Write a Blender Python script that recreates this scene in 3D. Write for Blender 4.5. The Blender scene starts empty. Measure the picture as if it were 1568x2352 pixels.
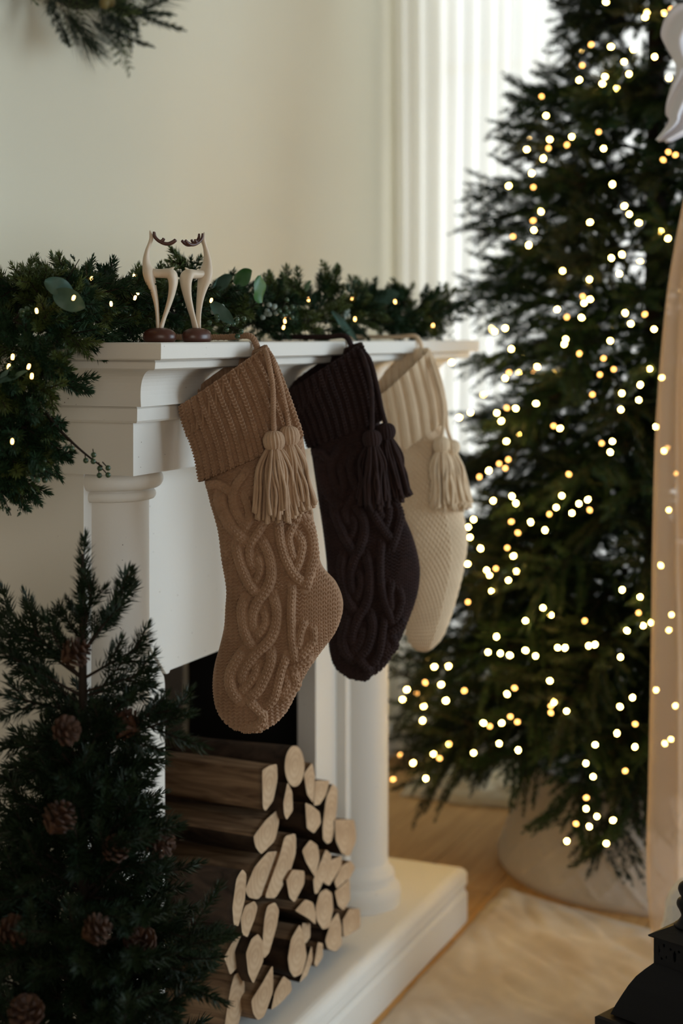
import bpy, math, random
import numpy as np
from mathutils import Vector, Matrix, noise as mnoise

random.seed(7); rng = np.random.default_rng(7)
sc = bpy.context.scene
COL = sc.collection
PI = math.pi

# ------------------------------------------------------------------ camera
FPX = 3600.0; CX = 784.0; HY = 772.0
TH = math.atan((2330.0 - CX) / FPX)
CT, ST = math.cos(TH), math.sin(TH)
FWD = np.array([CT, ST, 0.0]); RGT = np.array([ST, -CT, 0.0])
CAM = np.array([-1.973, -1.211, 1.26])
cam_data = bpy.data.cameras.new('camera')
cam_data.sensor_fit = 'VERTICAL'; cam_data.sensor_height = 36.0; cam_data.sensor_width = 24.0
cam_data.lens = FPX / 2352.0 * 36.0
cam_data.shift_y = (HY - 1176.0) / 2352.0
cam_data.clip_start = 0.02
cam_data.dof.use_dof = True
cam_data.dof.focus_distance = 2.15
cam_data.dof.aperture_fstop = 3.0
cam_data.dof.aperture_blades = 0
cam = bpy.data.objects.new('camera', cam_data); COL.objects.link(cam)
cam.location = CAM
cam.rotation_euler = (PI / 2, 0, math.atan2(FWD[1], FWD[0]) - PI / 2)
sc.camera = cam

# ------------------------------------------------------------------ world, daylight, added fill, exposure
world = bpy.data.worlds.new('world'); sc.world = world; world.use_nodes = True
world.node_tree.nodes['Background'].inputs[0].default_value = (0.80, 0.90, 1.0, 1)
world.node_tree.nodes['Background'].inputs[1].default_value = 0.9


def area(name, loc, look, sx, sy, power, col):
    d = bpy.data.lights.new(name, 'AREA'); d.shape = 'RECTANGLE'; d.size = sx; d.size_y = sy
    d.energy = power; d.color = col
    o = bpy.data.objects.new(name, d); COL.objects.link(o); o.location = loc
    o.rotation_euler = Vector(look).to_track_quat('-Z', 'Y').to_euler()
    return o


area('daylight_far_window', (2.95, -1.1, 1.65), (-1, 0, 0), 3.3, 2.7, 60, (0.95, 0.98, 1.0))
area('daylight_side_window', (1.15, -3.75, 1.45), (-0.1, 1, -0.03), 2.2, 1.8, 80, (0.70, 0.87, 1.0))
area('near_fill_light', (-3.65, -2.35, 1.45), (1, 0.35, -0.03), 1.9, 1.6, 26, (1.0, 0.86, 0.69))  # added warm fill for the camera-facing plaster, no known source

sc.view_settings.view_transform = 'Standard'
sc.view_settings.look = 'None'
sc.view_settings.gamma = 1.0
sc.view_settings.use_curve_mapping = False
sc.view_settings.exposure = 0.0
sc.cycles.use_denoising = True
sc.cycles.max_bounces = 8
sc.cycles.diffuse_bounces = 4
sc.cycles.glossy_bounces = 2
sc.cycles.transmission_bounces = 6
sc.cycles.transparent_max_bounces = 12
sc.cycles.sample_clamp_indirect = 3.0
sc.cycles.caustics_reflective = False
sc.cycles.caustics_refractive = False

# ------------------------------------------------------------------ helpers


def P(px, py, Z):
    """photo pixel at depth Z -> world point"""
    return CAM + Z * FWD + (px - CX) / FPX * Z * RGT + np.array([0, 0, -(py - HY) / FPX * Z])


def PY(px, py, y):
    """photo pixel on the vertical plane y=const"""
    k = (px - CX) / FPX
    dy = y - CAM[1]
    # (ST*dx - CT*dy) = k*(CT*dx + ST*dy)
    dx = dy * (CT + k * ST) / (ST - k * CT)
    Z = CT * dx + ST * dy
    return np.array([CAM[0] + dx, y, CAM[2] - (py - HY) / FPX * Z])


def srgb(r, g, b):
    f = lambda c: (c / 255.0 / 12.92) if c / 255.0 <= 0.04045 else ((c / 255.0 + 0.055) / 1.055) ** 2.4
    return (f(r), f(g), f(b), 1.0)


def node_mat(name):
    m = bpy.data.materials.new(name); m.use_nodes = True
    nt = m.node_tree
    return m, nt, nt.nodes['Principled BSDF']


def mat(name, col, rough=0.7, col2=None, scale=20.0, bump=0.0, bscale=80.0, spec=0.3, sheen=0.0, stretch=None, metal=0.0, detail=4.0, lo=0.35, hi=0.65):
    m, nt, b = node_mat(name)
    b.inputs['Base Color'].default_value = col
    b.inputs['Roughness'].default_value = rough
    b.inputs['Specular IOR Level'].default_value = spec
    b.inputs['Metallic'].default_value = metal
    if sheen:
        b.inputs['Sheen Weight'].default_value = sheen; b.inputs['Sheen Roughness'].default_value = 0.5
        b.inputs['Sheen Tint'].default_value = col
    tc = nt.nodes.new('ShaderNodeTexCoord'); mp = nt.nodes.new('ShaderNodeMapping')
    nt.links.new(tc.outputs['Object'], mp.inputs[0])
    if stretch: mp.inputs['Scale'].default_value = stretch
    if col2 is not None:
        n = nt.nodes.new('ShaderNodeTexNoise'); n.inputs['Scale'].default_value = scale; n.inputs['Detail'].default_value = detail
        nt.links.new(mp.outputs[0], n.inputs['Vector'])
        r = nt.nodes.new('ShaderNodeValToRGB')
        r.color_ramp.elements[0].position = lo; r.color_ramp.elements[1].position = hi
        r.color_ramp.elements[0].color = col; r.color_ramp.elements[1].color = col2
        nt.links.new(n.outputs['Fac'], r.inputs[0]); nt.links.new(r.outputs[0], b.inputs['Base Color'])
    if bump:
        n2 = nt.nodes.new('ShaderNodeTexNoise'); n2.inputs['Scale'].default_value = bscale; n2.inputs['Detail'].default_value = 5
        nt.links.new(mp.outputs[0], n2.inputs['Vector'])
        bp = nt.nodes.new('ShaderNodeBump'); bp.inputs['Strength'].default_value = bump; bp.inputs['Distance'].default_value = 0.002
        nt.links.new(n2.outputs['Fac'], bp.inputs['Height']); nt.links.new(bp.outputs[0], b.inputs['Normal'])
    return m


def plaster_mat():
    m, nt, b = node_mat('cast_plaster')
    b.inputs['Roughness'].default_value = 0.62; b.inputs['Specular IOR Level'].default_value = 0.25
    tc = nt.nodes.new('ShaderNodeTexCoord')
    v = nt.nodes.new('ShaderNodeTexVoronoi'); v.inputs['Scale'].default_value = 70
    nt.links.new(tc.outputs['Object'], v.inputs['Vector'])
    r = nt.nodes.new('ShaderNodeValToRGB')
    r.color_ramp.elements[0].position = 0.03; r.color_ramp.elements[0].color = srgb(120, 108, 96)
    r.color_ramp.elements[1].position = 0.085; r.color_ramp.elements[1].color = (0.77, 0.745, 0.69, 1)
    nt.links.new(v.outputs['Distance'], r.inputs[0])
    n = nt.nodes.new('ShaderNodeTexNoise'); n.inputs['Scale'].default_value = 9
    nt.links.new(tc.outputs['Object'], n.inputs['Vector'])
    n3 = nt.nodes.new('ShaderNodeTexNoise'); n3.inputs['Scale'].default_value = 30
    nt.links.new(tc.outputs['Object'], n3.inputs['Vector'])
    g = nt.nodes.new('ShaderNodeMath'); g.operation = 'GREATER_THAN'; g.inputs[1].default_value = 0.56
    nt.links.new(n3.outputs['Fac'], g.inputs[0])
    mx = nt.nodes.new('ShaderNodeMixRGB'); mx.inputs[1].default_value = (0.77, 0.745, 0.69, 1)
    nt.links.new(g.outputs[0], mx.inputs[0]); nt.links.new(r.outputs[0], mx.inputs[2])
    nt.links.new(mx.outputs[0], b.inputs['Base Color'])
    n2 = nt.nodes.new('ShaderNodeTexNoise'); n2.inputs['Scale'].default_value = 150; n2.inputs['Detail'].default_value = 4
    nt.links.new(tc.outputs['Object'], n2.inputs['Vector'])
    bp = nt.nodes.new('ShaderNodeBump'); bp.inputs['Strength'].default_value = 0.12; bp.inputs['Distance'].default_value = 0.002
    nt.links.new(n2.outputs['Fac'], bp.inputs['Height']); nt.links.new(bp.outputs[0], b.inputs['Normal'])
    return m


def emit_mat(name, col, strength):
    m = bpy.data.materials.new(name); m.use_nodes = True; nt = m.node_tree
    nt.nodes.remove(nt.nodes['Principled BSDF'])
    e = nt.nodes.new('ShaderNodeEmission'); e.inputs[0].default_value = col; e.inputs[1].default_value = strength
    nt.links.new(e.outputs[0], nt.nodes['Material Output'].inputs[0])
    return m


def cloth_mat(name, col, transl, transp, rough=1.0):
    """thin woven cloth: diffuse + translucent + open weave"""
    m = bpy.data.materials.new(name); m.use_nodes = True; nt = m.node_tree
    nt.nodes.remove(nt.nodes['Principled BSDF'])
    d = nt.nodes.new('ShaderNodeBsdfDiffuse'); d.inputs[0].default_value = col
    t = nt.nodes.new('ShaderNodeBsdfTranslucent'); t.inputs[0].default_value = col
    a = nt.nodes.new('ShaderNodeMixShader'); a.inputs[0].default_value = transl
    nt.links.new(d.outputs[0], a.inputs[1]); nt.links.new(t.outputs[0], a.inputs[2])
    last = a
    if transp > 0:
        tr = nt.nodes.new('ShaderNodeBsdfTransparent'); c = nt.nodes.new('ShaderNodeMixShader'); c.inputs[0].default_value = transp
        nt.links.new(a.outputs[0], c.inputs[1]); nt.links.new(tr.outputs[0], c.inputs[2]); last = c
    nt.links.new(last.outputs[0], nt.nodes['Material Output'].inputs[0])
    return m


def mesh_np(name, verts, faces, smooth=False, mats=(), midx=None):
    """faces: (n,3)/(n,4) int array or list of such arrays"""
    if isinstance(faces, np.ndarray): faces = [faces]
    verts = np.asarray(verts, dtype=np.float32)
    me = bpy.data.meshes.new(name)
    me.vertices.add(len(verts)); me.vertices.foreach_set('co', verts.ravel())
    loops = np.concatenate([f.ravel() for f in faces]).astype(np.int32)
    tot = np.concatenate([np.full(len(f), f.shape[1]) for f in faces]).astype(np.int32)
    start = np.concatenate([[0], np.cumsum(tot)[:-1]]).astype(np.int32)
    me.loops.add(len(loops)); me.loops.foreach_set('vertex_index', loops)
    me.polygons.add(len(tot)); me.polygons.foreach_set('loop_start', start)
    me.polygons.foreach_set('use_smooth', np.full(len(tot), smooth, dtype=bool))
    for m in mats: me.materials.append(m)
    if midx is not None: me.polygons.foreach_set('material_index', np.asarray(midx, dtype=np.int32))
    me.update(calc_edges=True); me.validate()
    return me


class MB:
    """collects geometry for one mesh"""
    def __init__(s): s.v = []; s.f = []; s.mi = []; s.n = 0

    def add(s, v, f, mi=0):
        v = np.asarray(v, float); f = np.asarray(f, int)
        s.v.append(v); s.f.append(f + s.n); s.mi.append(np.full(len(f), mi)); s.n += len(v)

    def mesh(s, name, mats, smooth=False):
        return mesh_np(name, np.concatenate(s.v), s.f, smooth, mats, np.concatenate(s.mi))


def obj(name, me, root=None):
    o = bpy.data.objects.new(name, me); COL.objects.link(o)
    if root is not None:
        o.parent = root
        if root.type == 'EMPTY': o.matrix_parent_inverse = Matrix.Translation(-root.location)
    return o


def thing(name, loc, label, cat, group=None, kind=None):
    o = bpy.data.objects.new(name, None); COL.objects.link(o); o.location = loc; o.empty_display_size = 0.05
    return tag(o, label, cat, group, kind)


def tag(o, label=None, cat=None, group=None, kind=None):
    if label: o['label'] = label
    if cat: o['category'] = cat
    if group: o['group'] = group
    if kind: o['kind'] = kind
    return o


def boxv(lo, hi, bev=0.0):
    """bevelled box as a convex set: chamfered along all edges"""
    lo = np.array(lo, float); hi = np.array(hi, float)
    if bev <= 0:
        v = [[(lo, hi)[i][0], (lo, hi)[j][1], (lo, hi)[k][2]] for i in (0, 1) for j in (0, 1) for k in (0, 1)]
        f = [[0, 1, 3, 2], [4, 6, 7, 5], [0, 4, 5, 1], [2, 3, 7, 6], [0, 2, 6, 4], [1, 5, 7, 3]]
        return np.array(v), [np.array(f)]
    import bmesh
    bm = bmesh.new(); bmesh.ops.create_cube(bm, size=1.0)
    for v in bm.verts: v.co = Vector((lo + hi) / 2 + np.array(v.co) * (hi - lo))
    bmesh.ops.bevel(bm, geom=bm.edges[:], offset=bev, segments=2, profile=0.5, affect='EDGES')
    bm.verts.ensure_lookup_table()
    v = np.array([x.co[:] for x in bm.verts]); q = [[l.index for l in f.verts] for f in bm.faces]
    bm.free()
    return v, [np.array([f for f in q if len(f) == n]) for n in sorted({len(f) for f in q})]


def box(name, lo, hi, m, root=None, bev=0.0):
    v, fs = boxv(lo, hi, bev)
    return obj(name, mesh_np(name, v, fs, False, [m]), root)


def grid_faces(n, m, wrap_n=False, wrap_m=False):
    """n rows x m columns of vertices"""
    i = np.arange(n if wrap_n else n - 1); j = np.arange(m if wrap_m else m - 1)
    I, J = np.meshgrid(i, j, indexing='ij'); I2 = (I + 1) % n; J2 = (J + 1) % m
    return np.stack([I * m + J, I * m + J2, I2 * m + J2, I2 * m + J], -1).reshape(-1, 4)


def frames(path):
    path = np.asarray(path, float)
    t = np.gradient(path, axis=0); t /= np.linalg.norm(t, axis=1, keepdims=True) + 1e-12
    ref = np.array([0, 0, 1.0]) if abs(t[0][2]) < 0.9 else np.array([1.0, 0, 0])
    a = np.zeros_like(path); b = np.zeros_like(path)
    u = ref - t[0] * np.dot(ref, t[0]); u /= np.linalg.norm(u)
    for i in range(len(path)):
        u = u - t[i] * np.dot(u, t[i]); u /= np.linalg.norm(u) + 1e-12
        a[i] = u; b[i] = np.cross(t[i], u)
    return t, a, b


def tube(path, rad, seg=8, cap=True):
    path = np.asarray(path, float); n = len(path)
    rad = np.broadcast_to(np.asarray(rad, float), (n,))
    t, a, b = frames(path)
    th = np.linspace(0, 2 * PI, seg, endpoint=False)
    v = path[:, None, :] + rad[:, None, None] * (np.cos(th)[None, :, None] * a[:, None, :] + np.sin(th)[None, :, None] * b[:, None, :])
    v = v.reshape(-1, 3); f = grid_faces(n, seg, wrap_m=True)
    if cap:
        v = np.vstack([v, path[0] - t[0] * rad[0] * 0.3, path[-1] + t[-1] * rad[-1] * 0.3])
        k = n * seg
        c0 = [[k, (j + 1) % seg, j, j] for j in range(seg)]
        c1 = [[k + 1, (n - 1) * seg + j, (n - 1) * seg + (j + 1) % seg, (n - 1) * seg + (j + 1) % seg] for j in range(seg)]
        tri = np.array([c[:3] for c in c0 + c1])
        return v, f, tri
    return v, f, np.zeros((0, 3), int)


def add_tube(mb, path, rad, seg=8, mi=0, cap=True):
    v, f, tri = tube(path, rad, seg, cap)
    k = mb.n
    mb.add(v, f, mi)
    if len(tri):
        mb.f.append(tri + k); mb.mi.append(np.full(len(tri), mi))


def spline(pts, n):
    """Catmull-Rom through pts"""
    p = np.asarray(pts, float); m = len(p)
    q = np.vstack([2 * p[0] - p[1], p, 2 * p[-1] - p[-2]])
    u = np.linspace(0, m - 1, n); i = np.minimum(u.astype(int), m - 2); t = (u - i)[:, None]
    a, b, c, d = q[i], q[i + 1], q[i + 2], q[i + 3]
    return 0.5 * ((2 * b) + (-a + c) * t + (2 * a - 5 * b + 4 * c - d) * t ** 2 + (-a + 3 * b - 3 * c + d) * t ** 3)


def lathe(profile, seg=48, centre=(0, 0, 0), a0=0.0, a1=2 * PI):
    pr = np.asarray(profile, float); full = abs(a1 - a0 - 2 * PI) < 1e-6
    th = np.linspace(a0, a1, seg, endpoint=not full)
    v = np.stack([pr[:, None, 0] * np.cos(th) + centre[0], pr[:, None, 0] * np.sin(th) + centre[1],
                  np.repeat(pr[:, 1:2], len(th), 1) + centre[2]], -1).reshape(-1, 3)
    return v, grid_faces(len(pr), len(th), wrap_m=full)


# ------------------------------------------------------------------ materials
M = {}
M['plaster'] = plaster_mat()
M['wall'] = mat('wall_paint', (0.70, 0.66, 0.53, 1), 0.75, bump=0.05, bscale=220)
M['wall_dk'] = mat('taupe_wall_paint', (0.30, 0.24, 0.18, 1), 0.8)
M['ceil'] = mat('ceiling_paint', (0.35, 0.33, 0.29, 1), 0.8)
M['shade_lining'] = mat('painted_firebox_shade', (0.020, 0.018, 0.016, 1), 0.85)  # near-black colour stands in for shade inside the plaster hollow
M['frame'] = mat('window_paint', (0.75, 0.74, 0.70, 1), 0.5)
M['curtain'] = cloth_mat('sheer_curtain', (0.94, 0.925, 0.87, 1), 0.55, 0.10)
M['tulle'] = cloth_mat('beige_tulle', (0.88, 0.70, 0.53, 1), 0.45, 0.32)
M['satin'] = mat('white_satin', (0.80, 0.78, 0.82, 1), 0.35, spec=0.5, sheen=0.3)
M['rug'] = mat('linen_throw', (0.64, 0.56, 0.46, 1), 0.95, col2=(0.52, 0.43, 0.33, 1), scale=7, bump=0.4, bscale=500, sheen=0.2)
M['fur'] = mat('long_fleece', (0.86, 0.81, 0.66, 1), 0.95, col2=(0.68, 0.60, 0.42, 1), scale=12, bump=0.6, bscale=160)
M['boucle'] = mat('white_boucle', (0.78, 0.77, 0.73, 1), 0.95, bump=0.8, bscale=150, sheen=0.3)
M['needle'] = mat('spruce_needle', (0.009, 0.030, 0.013, 1), 0.6, col2=(0.022, 0.048, 0.016, 1), scale=6, spec=0.2)
M['needle_dk'] = mat('dark_needle', (0.0065, 0.0165, 0.0065, 1), 0.55, col2=(0.014, 0.027, 0.009, 1), scale=6, spec=0.25)
M['needle_ol'] = mat('olive_needle', (0.030, 0.056, 0.014, 1), 0.5, col2=(0.085, 0.112, 0.026, 1), scale=9, spec=0.35)
M['twig'] = mat('twig_bark', (0.020, 0.013, 0.008, 1), 0.8)
M['euc'] = mat('eucalyptus_leaf', (0.026, 0.068, 0.050, 1), 0.5, col2=(0.045, 0.10, 0.075, 1), scale=30, spec=0.4)
M['leaf'] = mat('green_leaf', (0.022, 0.095, 0.020, 1), 0.42, col2=(0.035, 0.13, 0.03, 1), scale=30, spec=0.5)
M['berry'] = mat('green_berry', (0.025, 0.060, 0.024, 1), 0.28, spec=0.6)
M['berry_w'] = mat('pale_berry', (0.20, 0.25, 0.22, 1), 0.35, spec=0.6)
M['cone'] = mat('pinecone_scale', (0.034, 0.015, 0.008, 1), 0.65, col2=(0.075, 0.034, 0.017, 1), scale=60)
M['deer'] = mat('cream_ceramic', (0.70, 0.585, 0.45, 1), 0.42, spec=0.4)
M['choc'] = mat('brown_ceramic', (0.075, 0.026, 0.016, 1), 0.32, spec=0.5)
M['black'] = mat('black_iron', (0.005, 0.005, 0.006, 1), 0.5, spec=0.22, bump=0.1, bscale=200)
M['glass'] = mat('dark_glass', (0.02, 0.02, 0.022, 1), 0.1, spec=0.5)
M['bulb'] = emit_mat('warm_bulb', (1.0, 0.60, 0.14, 1), 62.0)
M['bulb_dim'] = emit_mat('warm_bulb_dim', (1.0, 0.46, 0.11, 1), 7.0)
M['bulb_g'] = emit_mat('warm_bulb_small', (1.0, 0.52, 0.15, 1), 9.0)
M['wire'] = mat('wire', (0.01, 0.02, 0.01, 1), 0.6)
M['yarn_tan'] = mat('tan_wool', (0.32, 0.192, 0.115, 1), 0.9, col2=(0.385, 0.238, 0.148, 1), scale=40, bump=0.5, bscale=900, sheen=0.35)
M['yarn_tan2'] = mat('tan_wool_fringe', (0.43, 0.285, 0.185, 1), 0.9, col2=(0.50, 0.34, 0.22, 1), scale=40, bump=0.5, bscale=900, sheen=0.35)
M['yarn_dk'] = mat('dark_brown_wool', (0.020, 0.0095, 0.0085, 1), 0.9, col2=(0.030, 0.014, 0.012, 1), scale=40, bump=0.5, bscale=900, sheen=0.12)
M['yarn_cr'] = mat('cream_wool', (0.70, 0.54, 0.365, 1), 0.92, col2=(0.76, 0.595, 0.41, 1), scale=30, bump=0.4, bscale=900, sheen=0.3)


def wood_mat(name, c1, c2, axis_scale, rings=False):
    m, nt, b = node_mat(name)
    b.inputs['Roughness'].default_value = 0.75; b.inputs['Specular IOR Level'].default_value = 0.2
    tc = nt.nodes.new('ShaderNodeTexCoord'); mp = nt.nodes.new('ShaderNodeMapping'); mp.inputs['Scale'].default_value = axis_scale
    nt.links.new(tc.outputs['Object'], mp.inputs[0])
    n = nt.nodes.new('ShaderNodeTexNoise'); n.inputs['Scale'].default_value = 6; n.inputs['Detail'].default_value = 6; n.inputs['Distortion'].default_value = 0.8
    nt.links.new(mp.outputs[0], n.inputs['Vector'])
    r = nt.nodes.new('ShaderNodeValToRGB'); r.color_ramp.elements[0].position = 0.32; r.color_ramp.elements[1].position = 0.68
    r.color_ramp.elements[0].color = c1; r.color_ramp.elements[1].color = c2
    nt.links.new(n.outputs['Fac'], r.inputs[0]); nt.links.new(r.outputs[0], b.inputs['Base Color'])
    bp = nt.nodes.new('ShaderNodeBump'); bp.inputs['Strength'].default_value = 0.35; bp.inputs['Distance'].default_value = 0.004
    nt.links.new(n.outputs['Fac'], bp.inputs['Height']); nt.links.new(bp.outputs[0], b.inputs['Normal'])
    return m


def ring_mat():
    m, nt, b = node_mat('sawn_end')
    b.inputs['Roughness'].default_value = 0.8
    tc = nt.nodes.new('ShaderNodeTexCoord')
    w = nt.nodes.new('ShaderNodeTexWave'); w.wave_type = 'RINGS'; w.rings_direction = 'Y'
    w.inputs['Scale'].default_value = 28; w.inputs['Distortion'].default_value = 3.0; w.inputs['Detail'].default_value = 3
    nt.links.new(tc.outputs['Object'], w.inputs['Vector'])
    n = nt.nodes.new('ShaderNodeTexNoise'); n.inputs['Scale'].default_value = 16; nt.links.new(tc.outputs['Object'], n.inputs['Vector'])
    r = nt.nodes.new('ShaderNodeValToRGB'); r.color_ramp.elements[0].color = (0.50, 0.345, 0.21, 1); r.color_ramp.elements[1].color = (0.57, 0.405, 0.255, 1)
    nt.links.new(w.outputs['Fac'], r.inputs[0])
    r2 = nt.nodes.new('ShaderNodeValToRGB'); r2.color_ramp.elements[0].position = 0.35; r2.color_ramp.elements[1].position = 0.62
    r2.color_ramp.elements[0].color = (0.62, 0.52, 0.42, 1); r2.color_ramp.elements[1].color = (1, 1, 1, 1)
    nt.links.new(n.outputs['Fac'], r2.inputs[0])
    mx = nt.nodes.new('ShaderNodeMixRGB'); mx.blend_type = 'MULTIPLY'; mx.inputs[0].default_value = 0.6
    nt.links.new(r.outputs[0], mx.inputs[1]); nt.links.new(r2.outputs[0], mx.inputs[2]); nt.links.new(mx.outputs[0], b.inputs['Base Color'])
    return m


M['log_end'] = ring_mat()
M['log_split'] = wood_mat('split_wood', (0.085, 0.045, 0.022, 1), (0.30, 0.19, 0.108, 1), (12, 1.3, 12))
M['bark'] = wood_mat('log_bark', (0.014, 0.008, 0.005, 1), (0.060, 0.036, 0.022, 1), (6, 4, 6))
M['plank'] = wood_mat('oak_plank', (0.47, 0.265, 0.098, 1), (0.60, 0.36, 0.145, 1), (0.8, 9, 9))
M['plank2'] = wood_mat('oak_plank_dark', (0.40, 0.225, 0.085, 1), (0.53, 0.315, 0.125, 1), (0.8, 9, 9))


def collar_mat():
    m, nt, b = node_mat('quilted_collar')
    b.inputs['Roughness'].default_value = 0.85; b.inputs['Base Color'].default_value = (0.60, 0.53, 0.45, 1)
    return m


M['collar'] = collar_mat()

# ------------------------------------------------------------------ room shell
YW, XF, YR, XN, ZC = 0.52, 2.47, -3.45, -3.4, 3.2


def struct(o): o['kind'] = 'structure'; return o


struct(box('wall_back', (XN - 0.1, YW, 0), (XF + 0.1, YW + 0.1, ZC), M['wall']))
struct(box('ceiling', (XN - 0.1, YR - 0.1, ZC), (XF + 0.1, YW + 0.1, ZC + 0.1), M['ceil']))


def wall_with_hole(name, axis, pos, thick, a0, a1, h0, h1, zlo, zhi, wm='wall'):
    """wall normal to axis at pos..pos+thick, spanning a0..a1, hole h0..h1 x zlo..zhi, as one mesh"""
    mb = MB()
    def seg(b0, b1, z0, z1):
        lo = [0, 0, z0]; hi = [0, 0, z1]; k = 1 - axis
        lo[axis] = min(pos, pos + thick); hi[axis] = max(pos, pos + thick); lo[k] = b0; hi[k] = b1
        v, fs = boxv(lo, hi); mb.add(v, fs[0])
    seg(a0, h0, 0, ZC); seg(h1, a1, 0, ZC); seg(h0, h1, 0, zlo); seg(h0, h1, zhi, ZC)
    return struct(obj(name, mb.mesh(name, [M[wm]])))


wall_with_hole('wall_far', 0, XF, 0.1, YR - 0.1, YW, -2.7, 0.42, 0.30, 2.95)
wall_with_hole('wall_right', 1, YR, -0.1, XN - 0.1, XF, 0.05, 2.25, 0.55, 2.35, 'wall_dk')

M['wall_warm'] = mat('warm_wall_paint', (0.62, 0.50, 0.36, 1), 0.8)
wall_with_hole('wall_near', 0, XN, -0.1, YR, YW, -3.3, -1.4, 0.65, 2.25, 'wall_warm')  # opening cut for the added near fill light


def window(name, axis, pos, h0, h1, zlo, zhi, nm):
    root = bpy.data.objects.new(name, None); COL.objects.link(root); root.location = ((pos, (h0 + h1) / 2, zlo) if axis == 0 else ((h0 + h1) / 2, pos, zlo))
    root['kind'] = 'structure'; root['label'] = 'white framed window letting in daylight'  # the near-wall one is added for its fill light
    def bar(nm_, b0, b1, z0, z1):
        lo = [0, 0, z0]; hi = [0, 0, z1]; k = 1 - axis
        lo[axis] = pos - 0.02; hi[axis] = pos + 0.02; lo[k] = b0; hi[k] = b1
        box(nm_, lo, hi, M['frame'], root)
    w = 0.05
    bar('window_stile', h0, h0 + w, zlo, zhi); bar('window_stile', h1 - w, h1, zlo, zhi)
    bar('window_rail', h0 + w, h1 - w, zlo, zlo + w); bar('window_rail', h0 + w, h1 - w, zhi - w, zhi)
    for i in range(1, nm):
        x = h0 + (h1 - h0) * i / nm
        bar('mullion', x - 0.02, x + 0.02, zlo + w, zhi - w)
    bar('transom', h0 + w, h1 - w, 2.05, 2.08)


window('window_1', 0, XF + 0.05, -2.7, 0.42, 0.30, 2.95, 4)
window('window_2', 1, YR - 0.05, 0.05, 2.25, 0.55, 2.35, 2)
window('fill_window', 0, XN - 0.05, -3.3, -1.4, 0.65, 2.25, 2)  # added frame round the near fill light, unseen

# floor of separate planks running along the fireplace
floor = struct(box('floor', (XN, YR, -0.06), (XF, YW, -0.012), M['plank2']))
PW, PL = 0.185, 1.32
protos = {}
row = 0; y = YR
while y < YW - 1e-6:
    y1 = min(y + PW, YW); x = XN - random.uniform(0.0, PL)
    while x < XF:
        x0, x1 = max(x, XN), min(x + PL, XF)
        if x1 - x0 > 0.02:
            o = box('plank', (x0 + 0.0012, y + 0.0012, -0.012), (x1 - 0.0012, y1 - 0.0012, 0.0), random.choice([M['plank'], M['plank'], M['plank2']]), floor)
        x += PL
    y = y1; row += 1

for nm, lo, hi in (('baseboard_back_near', (XN, YW - 0.014, 0), (-0.15, YW, 0.09)), ('baseboard_back_far', (1.14, YW - 0.014, 0), (XF, YW, 0.09)),
                   ('baseboard_far', (XF - 0.014, YR, 0), (XF, YW - 0.014, 0.09))):
    struct(box(nm, lo, hi, M['frame'], bev=0.003))

# ------------------------------------------------------------------ fireplace
HT = 0.12              # hearth top
NX, FX = -0.078, 1.032  # pilaster outer faces
fp = thing('fireplace', (0.475, 0.15, 0), 'white cast plaster fireplace surround with half columns and moulded mantel shelf', 'fireplace')


def sweep_molding(name, prof, x0, x1, yfront, yback, m):
    """profile (out, z) swept round the near end, front and far end of a box"""
    pr = np.asarray(prof, float)
    v = []
    for o_, z in pr:
        v += [[x0 - o_, yback, z], [x0 - o_, yfront - o_, z], [x1 + o_, yfront - o_, z], [x1 + o_, yback, z]]
    v = np.array(v); n = len(pr)
    f = grid_faces(n, 4)
    # back face + caps
    back = [[(i + 1) * 4, i * 4, i * 4 + 3, (i + 1) * 4 + 3] for i in range(n - 1)]
    caps = [[0, 1, 2, 3], [(n - 1) * 4 + 3, (n - 1) * 4 + 2, (n - 1) * 4 + 1, (n - 1) * 4]]
    return obj(name, mesh_np(name, v, np.vstack([f, back, caps]), False, [m]), fp)


X0, X1, YF, YB = NX - 0.02, FX + 0.02, -0.093, 0.47
FAR = -0.035  # far overhang slightly shorter
# frieze block
sweep_molding('frieze', [(0, 1.0665), (0.0, 1.069), (0.0, 1.139), (0, 1.1405)], X0, X1, YF, YB, M['plaster'])
sweep_molding('lower_fillet', [(0.012, 1.1405), (0.0150, 1.1435), (0.0157, 1.160), (0.013, 1.164)], X0, X1, YF, YB, M['plaster'])
cv = []
for i in range(13):
    t = i / 12
    cv.append((0.030 + 0.038 * (1 - math.cos(t * PI / 2)) + 0.006 * math.sin(t * PI) * -1, 1.164 + 0.051 * math.sin(t * PI / 2) ** 0.9))
sweep_molding('cove_moulding', [(0.020, 1.164)] + cv, X0, X1 - 0.01, YF, YB, M['plaster'])
sweep_molding('upper_fillet', [(0.076, 1.215), (0.081, 1.217), (0.083, 1.2255), (0.080, 1.2285)], X0, X1 - 0.025, YF, YB, M['plaster'])
shelf = sweep_molding('mantel_shelf', [(0.099, 1.2285), (0.1025, 1.2305), (0.103, 1.2495), (0.101, 1.2515)], X0, X1 - 0.045, YF, YB, M['plaster'])

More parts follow.
